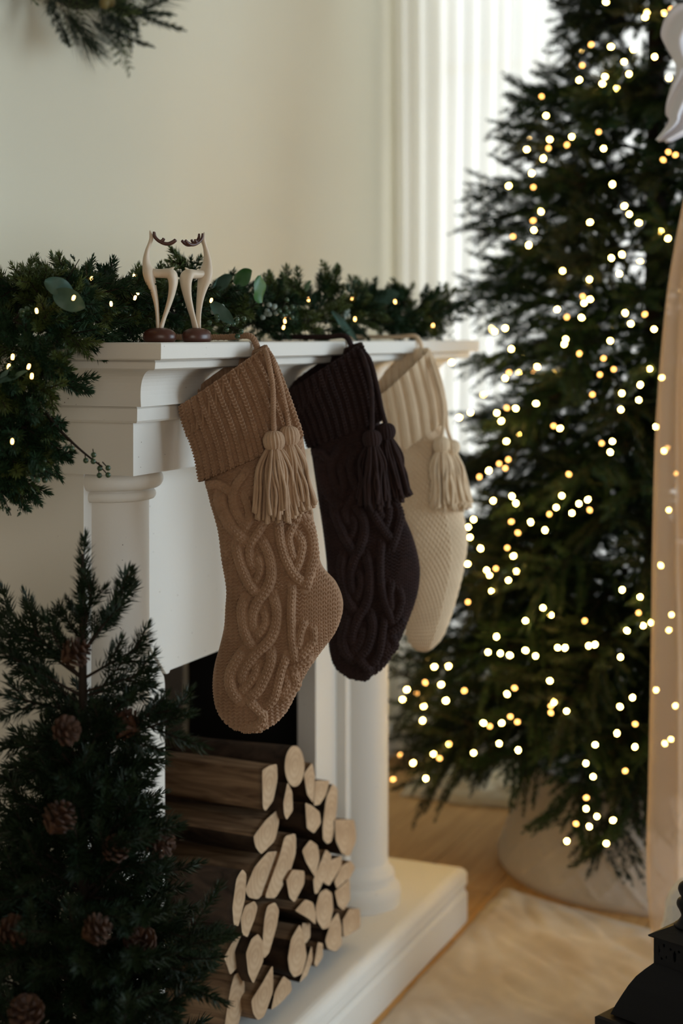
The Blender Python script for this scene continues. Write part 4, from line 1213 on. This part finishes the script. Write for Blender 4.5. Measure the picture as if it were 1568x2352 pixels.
def wreath():
    c = PY(165, 0, YW - 0.05); Rw = 0.205
    c = np.array([c[0], YW - 0.05, 2.115])
    root = thing('wreath', (c[0], YW - 0.02, c[2]), 'dark pine and cedar wreath hung on the cream wall above the mantel', 'wreath')
    ring = [c + Rw * np.array([math.cos(a), 0, math.sin(a)]) for a in np.linspace(0, 2 * PI, 60)]
    mb = MB(); cord_mesh(mb, ring, 0.014, strands=4, pitch=0.06, n=160); obj('twig_ring', mb.mesh('twig_ring', [M['twig']], True), root)
    long_ = [sprig_mesh('pine_sprig', 0.11, 0.085, 90, 0.0007, M['needle_dk'], 0.15, 0.45) for _ in range(2)]
    fir = [sprig_mesh('fir_sprig', 0.16, 0.022, 230, 0.0014, M['needle_dk'], 0.2, 0.9, flat=0.7) for _ in range(2)]
    ced = []
    for q_ in range(2):
        mbc = MB(); main = spline([[0, 0, 0], [0.08, 0, 0.004], [0.17, 0, -0.01]], 14); add_tube(mbc, main, np.linspace(0.0014, 0.0006, 14), 4, 0)
        for i in range(24):
            u = 0.1 + 0.88 * i / 24; p = main[int(u * 13)]; sd = 1 if i % 2 else -1; L = 0.042 * (1.1 - 0.8 * u)
            e = p + np.array([0.7 * L, sd * L, random.uniform(-0.2, 0.3) * L]); tw = spline([p, (p + e) / 2 + [0.002, 0, 0], e], 5)
            needles(mbc, tw, 0.0065, 30, 0.0011, 0.6)
        ced.append(mbc.mesh('cedar_spray', [M['twig'], M['needle_ol']], False))
    for i in range(96):
        a = 2 * PI * i / 96 + random.uniform(-0.05, 0.05)
        b = c + (Rw + random.uniform(-0.04, 0.04)) * np.array([math.cos(a), 0, math.sin(a)]) + np.array([0, random.uniform(-0.05, 0.0), 0])
        rad = np.array([math.cos(a), 0, math.sin(a)]); tan = np.array([-math.sin(a), 0, math.cos(a)])
        d = rad * random.uniform(0.1, 0.9) + tan * random.uniform(-0.4, 0.9) + np.array([0, random.uniform(-0.7, 0.02), 0])
        o = obj('sprig', random.choice(long_ + fir + fir + ced), root); orient(o, b, d, random.uniform(-0.6, 0.6), random.uniform(0.65, 0.95))
    for (bx, by, tx, ty, m_) in ((255, -60, 284, 178, ced[0]), (262, -50, 288, 150, fir[0]), (275, -70, 300, 125, fir[1]), (225, -40, 228, 60, long_[0]), (175, -50, 160, 50, long_[1]), (330, -60, 368, 40, fir[0]), (320, -70, 322, 100, ced[1]), (385, -60, 390, 15, long_[0]), (200, -40, 190, 100, ced[0]), (130, -60, 90, 40, long_[0]), (150, -40, 120, 80, long_[1]), (90, -50, 30, 35, long_[1]), (235, -20, 240, 130, long_[1]), (270, -20, 262, 120, fir[1]), (340, -60, 340, 90, ced[0])):
        b = PY(bx, by - 20, YW - 0.09); t_ = PY(tx, ty - 28, YW - 0.085); L = np.linalg.norm(t_ - b)
        o = obj('sprig', m_, root); orient(o, b, t_ - b, random.uniform(-0.3, 0.3), L / (0.17 if m_ in ced else 0.165 if m_ in fir else 0.16))
    v, f = lathe([(0.0001, -0.011), (0.007, -0.009), (0.0105, 0), (0.0075, 0.009), (0.0001, 0.012)], 14)
    mb_ = mat('ochre_berry', (0.20, 0.15, 0.05, 1), 0.5)
    me = mesh_np('wreath_berry', v, f, True, [mb_])
    for px, py in ((240, 8), (254, 4), (246, -6)):
        o = obj('berry', me, root); o.matrix_basis = Matrix.Translation(Vector(PY(px, py, YW - 0.15)))


wreath()

# ------------------------------------------------------------------ small potted pine in front
ST_ = P(190, 1235, 1.88); SX, SY = float(ST_[0]), float(ST_[1])


def pinecone_mesh():
    mb = MB(); n = 34
    for i in range(n):
        u = i / n; a = i * 2.39996; z = -0.016 + 0.034 * u
        r = 0.0155 * math.sin(PI * (0.18 + 0.80 * u)) ** 0.7 + 0.001
        d = np.array([math.cos(a), math.sin(a), 0]); s = np.array([-math.sin(a), math.cos(a), 0]); up = np.array([0, 0, 1.0])
        b = d * r * 0.25 + up * z; w = 0.0066 * (0.5 + 0.5 * math.sin(PI * u))
        e = d * r * 1.3 + up * (z + 0.0085); t_ = e + up * 0.0018 - d * 0.001
        v = [b + s * w * 0.4, b - s * w * 0.4, e - s * w - d * 0.001, e + d * 0.0014, e + s * w - d * 0.001, t_ - s * w * 0.7, t_ + s * w * 0.7, b + up * 0.002]
        f = [[0, 1, 2], [0, 2, 3], [0, 3, 4], [7, 6, 5], [1, 7, 5], [1, 5, 2], [2, 5, 3], [3, 5, 6], [3, 6, 4], [4, 6, 7], [4, 7, 0]]
        mb.add(v, f)
    v, f = lathe([(0.0001, -0.016), (0.004, -0.012), (0.005, 0), (0.0035, 0.012), (0.0001, 0.017)], 10); mb.add(v, f)
    return mb.mesh('pinecone', [M['cone']], False)


def small_tree():
    root = thing('small_pine_tree', (SX, SY, 0), 'small dark green pine tree decorated with pinecones, standing before the fireplace column', 'tree')
    mb = MB(); add_tube(mb, [[SX, SY, 0.1], [SX, SY, 0.5], [SX, SY, ST_[2] - 0.10], [SX, SY, ST_[2] - 0.02]], [0.010, 0.008, 0.0045, 0.002], 8)
    obj('trunk', mb.mesh('small_trunk', [M['twig']], True), root)
    v, f = lathe([(0.0001, 0.0), (0.075, 0.0), (0.082, 0.02), (0.098, 0.15), (0.104, 0.155), (0.104, 0.17), (0.094, 0.17), (0.090, 0.14), (0.0001, 0.14)], 40, (SX, SY, 0))
    obj('pot', mesh_np('pot', v, f, True, [mat('dark_pot', (0.03, 0.025, 0.022, 1), 0.7)]), root)
    Ls = (0.09, 0.14, 0.19, 0.24)
    var = {L: [branch_mesh('pine_branch', L, int(2 + L * 20), 0.0190, 1900, 0.0012, M['needle_dk'], droop=-0.12, tw_len=0.55 if L < 0.2 else 0.46, spread=0.66, main_r=0.002, updown=0.6, ang=0.98, taper=0.22) for _ in range(3)] for L in Ls}
    stub = [sprig_mesh('pine_sprig_small', 0.085, 0.0190, 230, 0.0012, M['needle_dk'], 0.05, 0.98)]
    # leader
    o = obj('branch', stub[0], root); orient(o, P(190, 1395, 1.88), (0, 0, 1), 0, 1.0)
    o = obj('branch', stub[0], root); orient(o, P(190, 1500, 1.88), (0, 0, 1), 1, 0.9)
    tips = [(1440, 150, 1385), (1470, 215, 1342), (1480, 135, 1390), (1500, 308, 1345), (1500, 250, 1400), (1560, 330, 1478), (1590, 345, 1545), (1600, 340, 1560), (1560, -20, 1405), (1560, 50, 1418), (1530, 112, 1440), (1600, -30, 1480), (1620, 48, 1520),
            (1640, 10, 1600), (1720, 443, 1638), (1700, 385, 1648), (1680, 310, 1610), (1760, 342, 1738), (1830, 336, 1790), (1740, 20, 1690), (1790, 10, 1770), (1860, 330, 1850), (1920, 362, 1885), (1960, 350, 1920), (1900, -10, 1850), (2000, 345, 1980), (2060, 350, 2070),
            (2100, 355, 2120), (2180, 402, 2150), (2230, 458, 2165), (2260, 512, 2152), (2290, 485, 2245), (2330, 425, 2305), (2360, 400, 2350), (1980, 0, 1990), (2080, 10, 2060)]
    for by, tx, ty in tips:
        b = np.array([SX, SY, P(190, by, 1.88)[2]]); t_ = P(tx, ty, 1.88 + random.uniform(-0.04, 0.03))
        d = t_ - b; L = np.linalg.norm(d); Lb = min(Ls, key=lambda q: abs(q - L))
        o = obj('branch', random.choice(var[Lb]), root); orient(o, b, d, random.uniform(0, 6.3), L / Lb)
    for i in range(120):
        u = i / 120; z = 0.24 + 0.55 * u ** 0.9; a = i * 2.39996 + random.uniform(-0.2, 0.2)
        R_ = 0.215 - 0.150 * u + random.uniform(-0.02, 0.01)
        el = 0.35 + 0.45 * u + random.uniform(-0.15, 0.15)
        d = np.array([math.cos(a) * math.cos(el), math.sin(a) * math.cos(el), math.sin(el)])
        # keep clear of the fireplace behind
        tipx = SX + d[0] * R_
        if d[1] > 0.2 and SX + d[0] * R_ > -0.09: R_ *= 0.7
        lim_ = (0.088 if z < 0.62 else 0.075)   # leave the opening of the fireplace free
        side_ = float(np.dot(d, RGT))
        if side_ * R_ > lim_: R_ = max(0.06, lim_ / side_)
        Lb = min(Ls, key=lambda q: abs(q - R_))
        o = obj('branch', random.choice(var[Lb]), root); orient(o, (SX, SY, z), d, random.uniform(0, 6.3), R_ / Lb)
    me = pinecone_mesh()
    for px, py, dz, rx in ((165, 1505, -0.05, 0.9), (145, 1680, -0.09, 1.2), (298, 1668, -0.02, -1.2), (130, 1888, -0.11, 0.4), (358, 1938, 0.0, 1.4), (262, 1955, -0.05, 0.6), (22, 2140, -0.10, 1.3), (213, 2140, -0.14, 1.0), (322, 2165, -0.03, 0.5), (60, 2330, -0.14, 0.4)):
        o = obj('pinecone', me, root); o.matrix_basis = Matrix.Translation(Vector(P(px, py, 1.88 + dz))) @ Matrix.Rotation(rx, 4, 'X') @ Matrix.Rotation(random.uniform(-0.8, 0.8), 4, 'Y') @ Matrix.Scale(random.uniform(0.80, 0.95), 4)


small_tree()

# ------------------------------------------------------------------ firewood
LOGS = [
    ('round log with a full pale sawn face on top of the pile', 'round', -0.075, [(953 + 62 * math.cos(t), 220 + 130 * math.sin(t)) for t in np.linspace(0, 2 * PI, 20, endpoint=False)]),
    ('thick split log with torn upper edge, highest of the logs at the near jamb', 'wood', -0.055, [(748, 245), (795, 215), (842, 205), (846, 300), (818, 440), (768, 505), (752, 480)]),
    ('half log with bare flat top and dark bark below, second from top near the jamb', 'top', -0.060, [(692, 665), (770, 560), (850, 490), (856, 570), (830, 690), (742, 778), (705, 730)]),
    ('narrow pale split wedge just under the round top log', 'bark', -0.085, [(882, 450), (908, 320), (938, 380), (943, 500), (902, 560), (886, 520)]),
    ('leaning pale quarter log right beside the round top log', 'bark', -0.060, [(1010, 270), (1065, 195), (1082, 290), (1072, 455), (1032, 400)]),
    ('small triangular log end below the upper right edge of the pile', 'bark', -0.055, [(1074, 470), (1084, 310), (1176, 310), (1152, 400), (1112, 462)]),
    ('orange-tinted half log under the two leaning quarter logs', 'bark', -0.085, [(1020, 450), (1062, 468), (1112, 510), (1120, 580), (1076, 646), (1030, 612)]),
    ('tall thin split log standing on edge against the far jamb', 'bark', -0.050, [(1130, 600), (1152, 420), (1190, 328), (1226, 360), (1220, 490), (1190, 692), (1160, 715), (1131, 680)]),
    ('knotty half log with dark heart and flat top, furthest upper log', 'bark', -0.070, [(1205, 558), (1330, 556), (1346, 680), (1302, 792), (1250, 772), (1212, 692)]),
    ('long curved slab of split wood slanting down mid pile', 'wood', -0.075, [(862, 775), (890, 660), (962, 643), (962, 765), (922, 900), (832, 1055), (762, 1052)]),
    ('broad half log with round pale face, left of the slanting slab', 'top', -0.045, [(640, 1000), (700, 855), (782, 762), (850, 755), (850, 855), (802, 970), (722, 1062), (660, 1050)]),
    ('pale egg-shaped log end in the centre of the upper pile', 'bark', -0.085, [(1000, 752), (1050, 684), (1098, 718), (1112, 802), (1082, 922), (1022, 822)]),
    ('slender twisted wedge pointing down at the centre of the pile', 'bark', -0.085, [(1070, 942), (1110, 842), (1150, 744), (1186, 780), (1180, 852), (1102, 1018), (1080, 1032)]),
    ('small slanting split log right of the twisted wedge', 'bark', -0.080, [(1130, 932), (1182, 812), (1250, 784), (1250, 852), (1172, 976), (1140, 960)]),
    ('small rounded stick end at the far edge, upper of two', 'bark', -0.080, [(1202, 950), (1250, 850), (1308, 814), (1336, 860), (1302, 930), (1222, 1000)]),
    ('long orange log end at the far edge, lower of two', 'bark', -0.085, [(1206, 1012), (1300, 930), (1306, 1060), (1262, 1132), (1226, 1100)]),
    ('blunt triangular log end beneath the slanting slab', 'bark', -0.085, [(900, 940), (940, 874), (1016, 880), (1015, 962), (952, 1082), (920, 1050)]),
    ('very thick bark-covered log with a thin pale edge, near jamb', 'barkL', -0.095, [(560, 1110), (585, 930), (622, 868), (650, 900), (640, 1060), (598, 1234), (568, 1222)]),
    ('split wedge end right below the broad half log', 'bark', -0.085, [(612, 1182), (640, 1102), (700, 1070), (720, 1110), (702, 1182), (655, 1302), (622, 1282)]),
    ('tall pale slab curving down behind the lower round log', 'wood', -0.085, [(752, 1300), (762, 1182), (780, 1102), (830, 1078), (856, 1130), (840, 1232), (792, 1400), (757, 1440)]),
    ('arched half log end over the lower middle logs', 'bark', -0.095, [(955, 1132), (1020, 1060), (1070, 1080), (1088, 1150), (1086, 1222), (1040, 1182)]),
    ('grey round log with a diagonal crack across its face', 'bark', -0.100, [(1086, 1112), (1110, 1020), (1150, 994), (1190, 1020), (1198, 1122), (1172, 1240), (1130, 1252), (1092, 1192)]),
    ('square-cut billet lying furthest right on the hearth', 'bark', -0.085, [(1256, 1192), (1300, 1120), (1368, 1118), (1368, 1242), (1262, 1306)]),
    ('teardrop log end resting on the hearth at the far side', 'bark', -0.100, [(1146, 1322), (1182, 1202), (1226, 1140), (1250, 1232), (1252, 1350), (1212, 1392), (1160, 1372)]),
    ('large pointed pale log face at the bottom centre', 'bark', -0.100, [(910, 1432), (930, 1312), (986, 1214), (1012, 1300), (1030, 1422), (1002, 1530), (950, 1556), (920, 1512)]),
    ('thin curved log sliver on the hearth by the pointed log', 'bark', -0.090, [(982, 1590), (1022, 1480), (1060, 1350), (1068, 1440), (1032, 1542)]),
    ('short thin billet between pointed log and teardrop log', 'wood', -0.080, [(1076, 1472), (1100, 1330), (1132, 1340), (1132, 1422), (1092, 1490)]),
    ('shaded small log end under the arched half log', 'bark', -0.070, [(1000, 1312), (1000, 1210), (1052, 1214), (1052, 1300), (1022, 1342)]),
    ('wide flat-topped split log with clean pale side, low near the jamb', 'wood', -0.060, [(505, 1432), (560, 1330), (600, 1290), (666, 1330), (650, 1402), (600, 1482), (545, 1542), (528, 1482)]),
    ('almond-shaped log face in the lower left of the pile', 'bark', -0.105, [(645, 1400), (680, 1310), (722, 1278), (756, 1330), (756, 1452), (692, 1596), (660, 1532)]),
    ('large split block with a dark knot, lowest at the frame edge', 'wood', -0.060, [(512, 1850), (545, 1640), (570, 1540), (602, 1518), (637, 1580), (636, 1692), (602, 1840), (560, 1970)]),
    ('squared split log with ridged grain at the bottom front', 'wood', -0.110, [(678, 1702), (742, 1600), (816, 1472), (818, 1640), (762, 1802), (722, 1828), (690, 1782)]),
    ('low half-round log end on the hearth front', 'bark', -0.110, [(804, 1762), (830, 1640), (882, 1544), (930, 1580), (936, 1640), (860, 1722)]),
]


def make_log(label, kind, ye, poly, idx):
    pts = np.array([PY(330 + x / 2.751, 1680 + y_ / 2.751, ye)[[0, 2]] for x, y_ in poly])
    # close the loop smoothly but keep split corners
    n = 36; m = len(pts)
    if kind == 'round': q = spline(np.vstack([pts, pts[:1]]), n + 1)[:-1]
    else:
        per = np.vstack([pts, pts[:1]]); d = np.concatenate([[0], np.cumsum(np.linalg.norm(np.diff(per, axis=0), axis=1))])
        t = np.linspace(0, d[-1], n, endpoint=False); q = np.stack([np.interp(t, d, per[:, 0]), np.interp(t, d, per[:, 1])], 1)
        sm = spline(np.vstack([pts, pts[:1]]), n + 1)[:-1]
        q = 0.35 * q + 0.65 * (0.5 * q + 0.25 * np.roll(q, 1, 0) + 0.25 * np.roll(q, -1, 0))
    q[:, 1] = np.maximum(q[:, 1], HT + 0.0015)
    q[:, 0] = np.clip(q[:, 0], OX0 + 0.008, OX1 - 0.008)
    c = q.mean(0); L = random.uniform(0.26, 0.31); ns = 26
    V = np.zeros((ns, n, 3))
    sl = np.array([random.uniform(-0.02, 0.02), 0.0])
    for i in range(ns):
        t = i / (ns - 1); y_ = ye + L * t
        for j in range(n):
            d = q[j] - c
            amp = 0.0 if i == 0 else min(1, i / 3)
            nz = mnoise.noise((q[j][0] * 40 + idx * 7, y_ * 9, q[j][1] * 40)) * 0.05 + mnoise.noise((q[j][0] * 120, y_ * (22 if kind != 'wood' else 6), q[j][1] * 120 + idx)) * 0.03
            if kind == 'wood': nz *= 0.8
            V[i, j] = [c[0] + d[0] * (1 + nz * amp - 0.04 * t) + sl[0] * t, y_, max(HT + 0.0008, c[1] + d[1] * (1 + nz * amp - 0.06 * t))]
    v = V.reshape(-1, 3); f = grid_faces(ns, n, wrap_m=True)
    # bark or split by which way the flank faces
    e = np.roll(q, -1, 0) - q; nor = np.stack([e[:, 1], -e[:, 0]], 1); nor *= np.sign((nor * (q - c)).sum(1, keepdims=True)); nor /= np.linalg.norm(nor, axis=1, keepdims=True) + 1e-9
    if kind in ('round', 'bark', 'barkL'): b = np.ones(n, int) * 2
    elif kind == 'wood': b = np.where((nor[:, 0] > 0.2) & (nor[:, 1] < 0.2), 2, 1)
    else: b = np.where(nor[:, 1] > 0.25, 1, 2)
    if kind == 'bark': b = np.where((nor[:, 1] > 0.55), 1 + (idx % 2), 2)
    mi_ = np.tile(b, ns - 1)
    vv = np.vstack([v, [[c[0], ye - 0.0004, c[1]]], [[c[0] + sl[0], ye + L, c[1]]]]); k = len(v)
    # bevel ring just inside the end
    cap0 = np.array([[k, j, (j + 1) % n] for j in range(n)]); cap1 = np.array([[k + 1, (ns - 1) * n + (j + 1) % n, (ns - 1) * n + j] for j in range(n)])
    org = np.array([c[0], ye, c[1]])
    me = mesh_np('firewood_log', vv - org, [f, cap0, cap1], False, [M['log_end'], M['log_split'], M['bark']], np.concatenate([mi_, np.zeros(2 * n)]))
    me.polygons.foreach_set('use_smooth', np.concatenate([np.ones(len(f), bool), np.zeros(2 * n, bool)]))
    o = obj('firewood_log', me); o.location = org
    return tag(o, label, 'log', 'split firewood stacked in the fireplace')


for i, (lb, kd, ye, pl) in enumerate(LOGS):
    ye = -0.090 if kd == 'barkL' else -0.062 if ye == -0.060 and i > 20 else min(-0.068, max(-0.082, ye))
    make_log(lb, kd, ye, pl, i)
# rear rows of the same stack, glimpsed in the gaps
back = []
for i, (x, z, r) in enumerate(((0.47, 0.50, 0.035), (0.56, 0.42, 0.045), (0.66, 0.40, 0.04), (0.50, 0.33, 0.05), (0.62, 0.29, 0.05), (0.70, 0.24, 0.04), (0.50, 0.21, 0.05), (0.62, 0.18, 0.045), (0.42, 0.40, 0.04), (0.40, 0.17, 0.04))):
    q_ = [(x + r * math.cos(t), max(HT + 0.002, z + r * math.sin(t))) for t in np.linspace(0, 2 * PI, 14, endpoint=False)]
    ns = 8; V = np.array([[[a, 0.10 + 0.29 * s / 7, b] for a, b in q_] for s in range(ns)])
    v = V.reshape(-1, 3); f = grid_faces(ns, 14, wrap_m=True); k = len(v)
    v = np.vstack([v, [[x, 0.10, z]], [[x, 0.39, z]]])
    cap = np.array([[k, j, (j + 1) % 14] for j in range(14)] + [[k + 1, (ns - 1) * 14 + (j + 1) % 14, (ns - 1) * 14 + j] for j in range(14)])
    org = np.array([x, 0.10, z])
    o = obj('firewood_log', mesh_np('firewood_log', v - org, [f, cap], False, [M['log_end'], M['bark']], np.concatenate([np.ones(len(f)), np.zeros(28)]))); o.location = org
    tag(o, 'dark bark-covered log deep inside the pile, showing only in gaps', 'log', 'rear logs of the firewood stack')

# ------------------------------------------------------------------ canopy of tulle with a satin bow, right


def canopy():
    Z0 = 2.90
    root = thing('tulle_canopy', tuple(P(1640, 2250, Z0)), 'sheer beige tulle drape gathered by a white satin bow beside the tree', 'drape')
    ledge = spline([(1596, 330), (1572, 450), (1545, 600), (1530, 720), (1516, 900), (1510, 1050), (1506, 1300), (1505, 1500), (1500, 1800), (1496, 1950), (1498, 2080), (1512, 2215)], 90)
    nu = 240; V = []
    for i, (x, y_) in enumerate(ledge):
        t = i / 89; L = P(x, y_, Z0)
        wid = 0.10 + 0.40 * min(1, t * 1.3) ** 0.7
        for j in range(nu):
            u = j / (nu - 1); fold = 0.034 * min(1, 0.3 + t) * math.sin(u * 44 + 1.2 * math.sin(u * 7 + t * 1.5)) + 0.018 * math.sin(u * 17 + t * 2)
            V.append(L + RGT * wid * u + FWD * (fold + 0.05 * u) + np.array([0, 0, 0.012 * math.sin(u * 20) * (t > 0.97)]))
    obj('drape', mesh_np('drape', np.array(V), grid_faces(90, nu), True, [M['tulle']]), root)
    mb = MB(); add_tube(mb, spline([P(1650, 330, Z0 + 0.02), P(1655, -200, Z0 + 0.02), P(1655, -780, Z0 + 0.02)], 10), [0.03, 0.02, 0.012, 0.012, 0.012, 0.012, 0.012, 0.012, 0.012, 0.012], 10)
    obj('gathered_top', mb.mesh('gathered_top', [M['tulle']], True), root)
    # bow: two loops, knot, two tails. left silhouettes follow the photo
    def sheet(name, left, right, depth, root_):
        l = spline(left, 60); r = spline(right, 60); n = 30; F = []; 
        for side in (1, -1):
            for i in range(60):
                for j in range(n):
                    u = j / (n - 1); px = l[i][0] * (1 - u) + r[i][0] * u; py = l[i][1] * (1 - u) + r[i][1] * u
                    b = math.sin(PI * u) ** 0.6
                    w = 0.010 * math.sin(u * 13 + i * 0.11) * b
                    F.append(P(px, py, Z0 - 0.03) - FWD * (side * (depth * b * (0.75 + 0.25 * math.sin(i * 0.12)) + 0.0012) + w))
        g = grid_faces(60, n)
        return obj(name, mesh_np(name, np.array(F), np.vstack([g, g[:, ::-1] + 60 * n]), True, [M['satin']]), root_)
    sheet('bow_loop', [(1645, 150), (1600, 22), (1560, 8), (1532, 30), (1517, 75), (1527, 105), (1542, 132), (1560, 160)], [(1650, 150), (1640, 60), (1640, 70), (1640, 90), (1640, 110), (1640, 130), (1645, 150), (1648, 165)], 0.022, root)
    sheet('bow_loop', [(1655, 150), (1665, 60), (1665, 70), (1665, 90), (1665, 110), (1665, 130), (1660, 150), (1656, 165)], [(1660, 150), (1700, 22), (1745, 8), (1775, 30), (1790, 75), (1780, 105), (1765, 132), (1745, 160)], 0.022, root)
    sheet('bow_tail', [(1545, 120), (1552, 165), (1540, 200), (1530, 235), (1528, 262), (1535, 275), (1525, 295), (1505, 321)], [(1640, 140), (1640, 170), (1628, 205), (1612, 245), (1602, 270), (1596, 288), (1585, 304), (1540, 327)], 0.010, root)
    sheet('bow_tail', [(1660, 150), (1672, 180), (1680, 220), (1690, 260), (1700, 300), (1712, 330), (1720, 350), (1730, 360)], [(1700, 150), (1720, 180), (1735, 220), (1745, 260), (1760, 300), (1775, 320), (1785, 330), (1790, 335)], 0.010, root)
    mb = MB(); k = P(1652, 150, Z0 - 0.05); v, f = lathe([(0.0001, -0.026), (0.016, -0.022), (0.022, 0), (0.016, 0.022), (0.0001, 0.026)], 18); mb.add(v + k, f)
    obj('bow_knot', mb.mesh('bow_knot', [M['satin']], True), root)


canopy()


def pouf():
    c = P(1604, 2072, 2.80); c[2] = 0
    n, k = 90, 140; V = []
    for i in range(n):
        a = -PI / 2 + PI * i / (n - 1)
        for j in range(k):
            th = 2 * PI * j / k
            z = 0.148 + 0.148 * (abs(math.sin(a)) ** 0.9) * (1 if a > 0 else -1)
            r = 0.067 * (math.cos(a) if math.cos(a) > 0 else 0) ** 0.7 * (1.0 if z > 0.12 else 1.0)
            p = np.array([r * math.cos(th), r * math.sin(th), z])
            h = 0.0022 * mnoise.noise(Vector(p) * 130) + 0.003 * mnoise.noise(Vector(p) * 55)
            d = np.array([math.cos(th) * math.cos(a), math.sin(th) * math.cos(a), math.sin(a)])
            q_ = c + p + d * h
            q_[2] = max(0.001, q_[2]); V.append(q_)
    o = obj('fluffy_bolster', mesh_np('fluffy_bolster', np.array(V), grid_faces(n, k, wrap_m=True), True, [M['boucle']]))
    tag(o, 'round-topped white fluffy bolster behind the black lantern at the frame edge', 'bolster')


pouf()


def lantern():
    Z0 = 2.25; c = P(1580, 2140, Z0); c[2] = 0
    root = thing('lantern', tuple(c), 'black metal candle lantern with domed roof and pierced neck on the linen throw', 'lantern')
    up = np.array([0, 0, 1.0])
    zt = P(1580, 2147, Z0)[2]
    ZB = 0.006
    def loft_sq(name, prof, m, root_, inset=None):
        """prof: (half diagonal, z); square sections, corners along the view's left-right axis"""
        V = []
        for r, z in prof:
            for k in range(4): a = k * PI / 2; V.append(c + r * (math.cos(a) * RGT + math.sin(a) * FWD) + up * z)
        n = len(prof); f = grid_faces(n, 4, wrap_m=True)
        f = np.vstack([f, [[3, 2, 1, 0]], [[(n - 1) * 4 + q_ for q_ in range(4)]]])
        return obj(name, mesh_np(name, np.array(V), f, False, [m]), root_)
    sc_ = Z0 / FPX
    zn = lambda py: CAM[2] - (py - HY) * sc_
    loft_sq('roof_plate', [(0.057, zt - 0.002), (0.058, zt), (0.020, zt + 0.014), (0.016, zt + 0.015)], M['black'], root)
    # neck: four pierced plates (frame bars and scroll cut-outs)
    zl, zh = zn(2214), zt - 0.002; r = 0.0495
    for k in range(4):
        a0 = k * PI / 2; A = c + r * (math.cos(a0) * RGT + math.sin(a0) * FWD); a1 = a0 + PI / 2; B = c + r * (math.cos(a1) * RGT + math.sin(a1) * FWD)
        nrm = (A + B) / 2 - c; nrm[2] = 0; nrm /= np.linalg.norm(nrm)
        NX_, NZ_ = 60, 30; holes = [(0.13, 0.45, 0.012, 0.20), (0.24, 0.22, 0.022, 0.07), (0.30, 0.62, 0.022, 0.06), (0.40, 0.28, 0.03, 0.05), (0.5, 0.5, 0.03, 0.22), (0.60, 0.28, 0.03, 0.05), (0.70, 0.62, 0.022, 0.06), (0.76, 0.22, 0.022, 0.07), (0.87, 0.45, 0.012, 0.20), (0.19, 0.72, 0.02, 0.06), (0.81, 0.72, 0.02, 0.06)]
        mb = MB(); V = []; 
        for d in (0.0, 0.0016):
            for i in range(NX_ + 1):
                for j in range(NZ_ + 1):
                    V.append(A + (B - A) * i / NX_ - nrm * d + up * (zh - (zh - zl) * j / NZ_))
        F = []; st = (NX_ + 1) * (NZ_ + 1)
        keep = np.ones((NX_, NZ_), bool)
        for i in range(NX_):
            for j in range(NZ_):
                u, w = (i + 0.5) / NX_, (j + 0.5) / NZ_
                if any(((u - hx) / rx) ** 2 + ((w - hz) / rz_) ** 2 < 1 for hx, hz, rx, rz_ in holes): keep[i, j] = False
                else:
                    q_ = [i * (NZ_ + 1) + j, i * (NZ_ + 1) + j + 1, (i + 1) * (NZ_ + 1) + j + 1, (i + 1) * (NZ_ + 1) + j]
                    F.append(q_); F.append([x + st for x in q_[::-1]])
        obj('pierced_panel', mesh_np('pierced_panel', np.array(V), np.array(F), False, [M['black']]), root)
    dome = [(1500, 2212), (1480, 2226), (1460, 2242), (1443, 2262), (1428, 2284), (1414, 2306), (1401, 2329)]
    loft_sq('domed_roof', [((1580 - x) * sc_, zn(y_)) for x, y_ in dome][::-1], M['black'], root)
    zf = zn(2332)
    loft_sq('roof_flange', [(0.130, zf - 0.016), (0.134, zf - 0.014), (0.134, zf - 0.002), (0.128, zf)], M['black'], root)
    for k in range(4):
        a = k * PI / 2; q_ = c + 0.115 * (math.cos(a) * RGT + math.sin(a) * FWD)
        mb = MB(); add_tube(mb, [q_ + up * (ZB + 0.02), q_ + up * (zf - 0.014)], 0.006, 8); obj('corner_post', mb.mesh('corner_post', [M['black']], True), root)
        a1 = a + PI / 2; q2 = c + 0.115 * (math.cos(a1) * RGT + math.sin(a1) * FWD)
        V = [q_ + up * (ZB + 0.025), q2 + up * (ZB + 0.025), q2 + up * (zf - 0.016), q_ + up * (zf - 0.016)]
        V = V + [x * 1.0 + (c - (q_ + q2) / 2) * np.array([1, 1, 0]) * 0.03 for x in V]
        obj('glass_pane', mesh_np('glass_pane', np.array(V), np.array([[0, 1, 2, 3], [7, 6, 5, 4], [0, 4, 5, 1], [2, 6, 7, 3], [1, 5, 6, 2], [0, 3, 7, 4]]), False, [M['glass']]), root)
    loft_sq('base_tray', [(0.128, ZB), (0.134, ZB + 0.004), (0.134, ZB + 0.018), (0.125, ZB + 0.022)], M['black'], root)
    pr = [(0.0001, -0.002), (0.020, 0.0), (0.015, 0.006), (0.010, 0.014), (0.0125, 0.022), (0.0165, 0.030), (0.0150, 0.037), (0.010, 0.041), (0.0125, 0.046), (0.0145, 0.053), (0.012, 0.060), (0.006, 0.064), (0.0001, 0.065)]
    v, f = lathe(spline(pr, 50), 32, (c[0], c[1], zt + 0.013)); v_ = v
    obj('finial', mesh_np('finial', v_, f, True, [M['black']]), root)


lantern()
print('triangles', sum(len(m.polygons) * 2 for m in bpy.data.meshes), 'objects', len(bpy.data.objects))
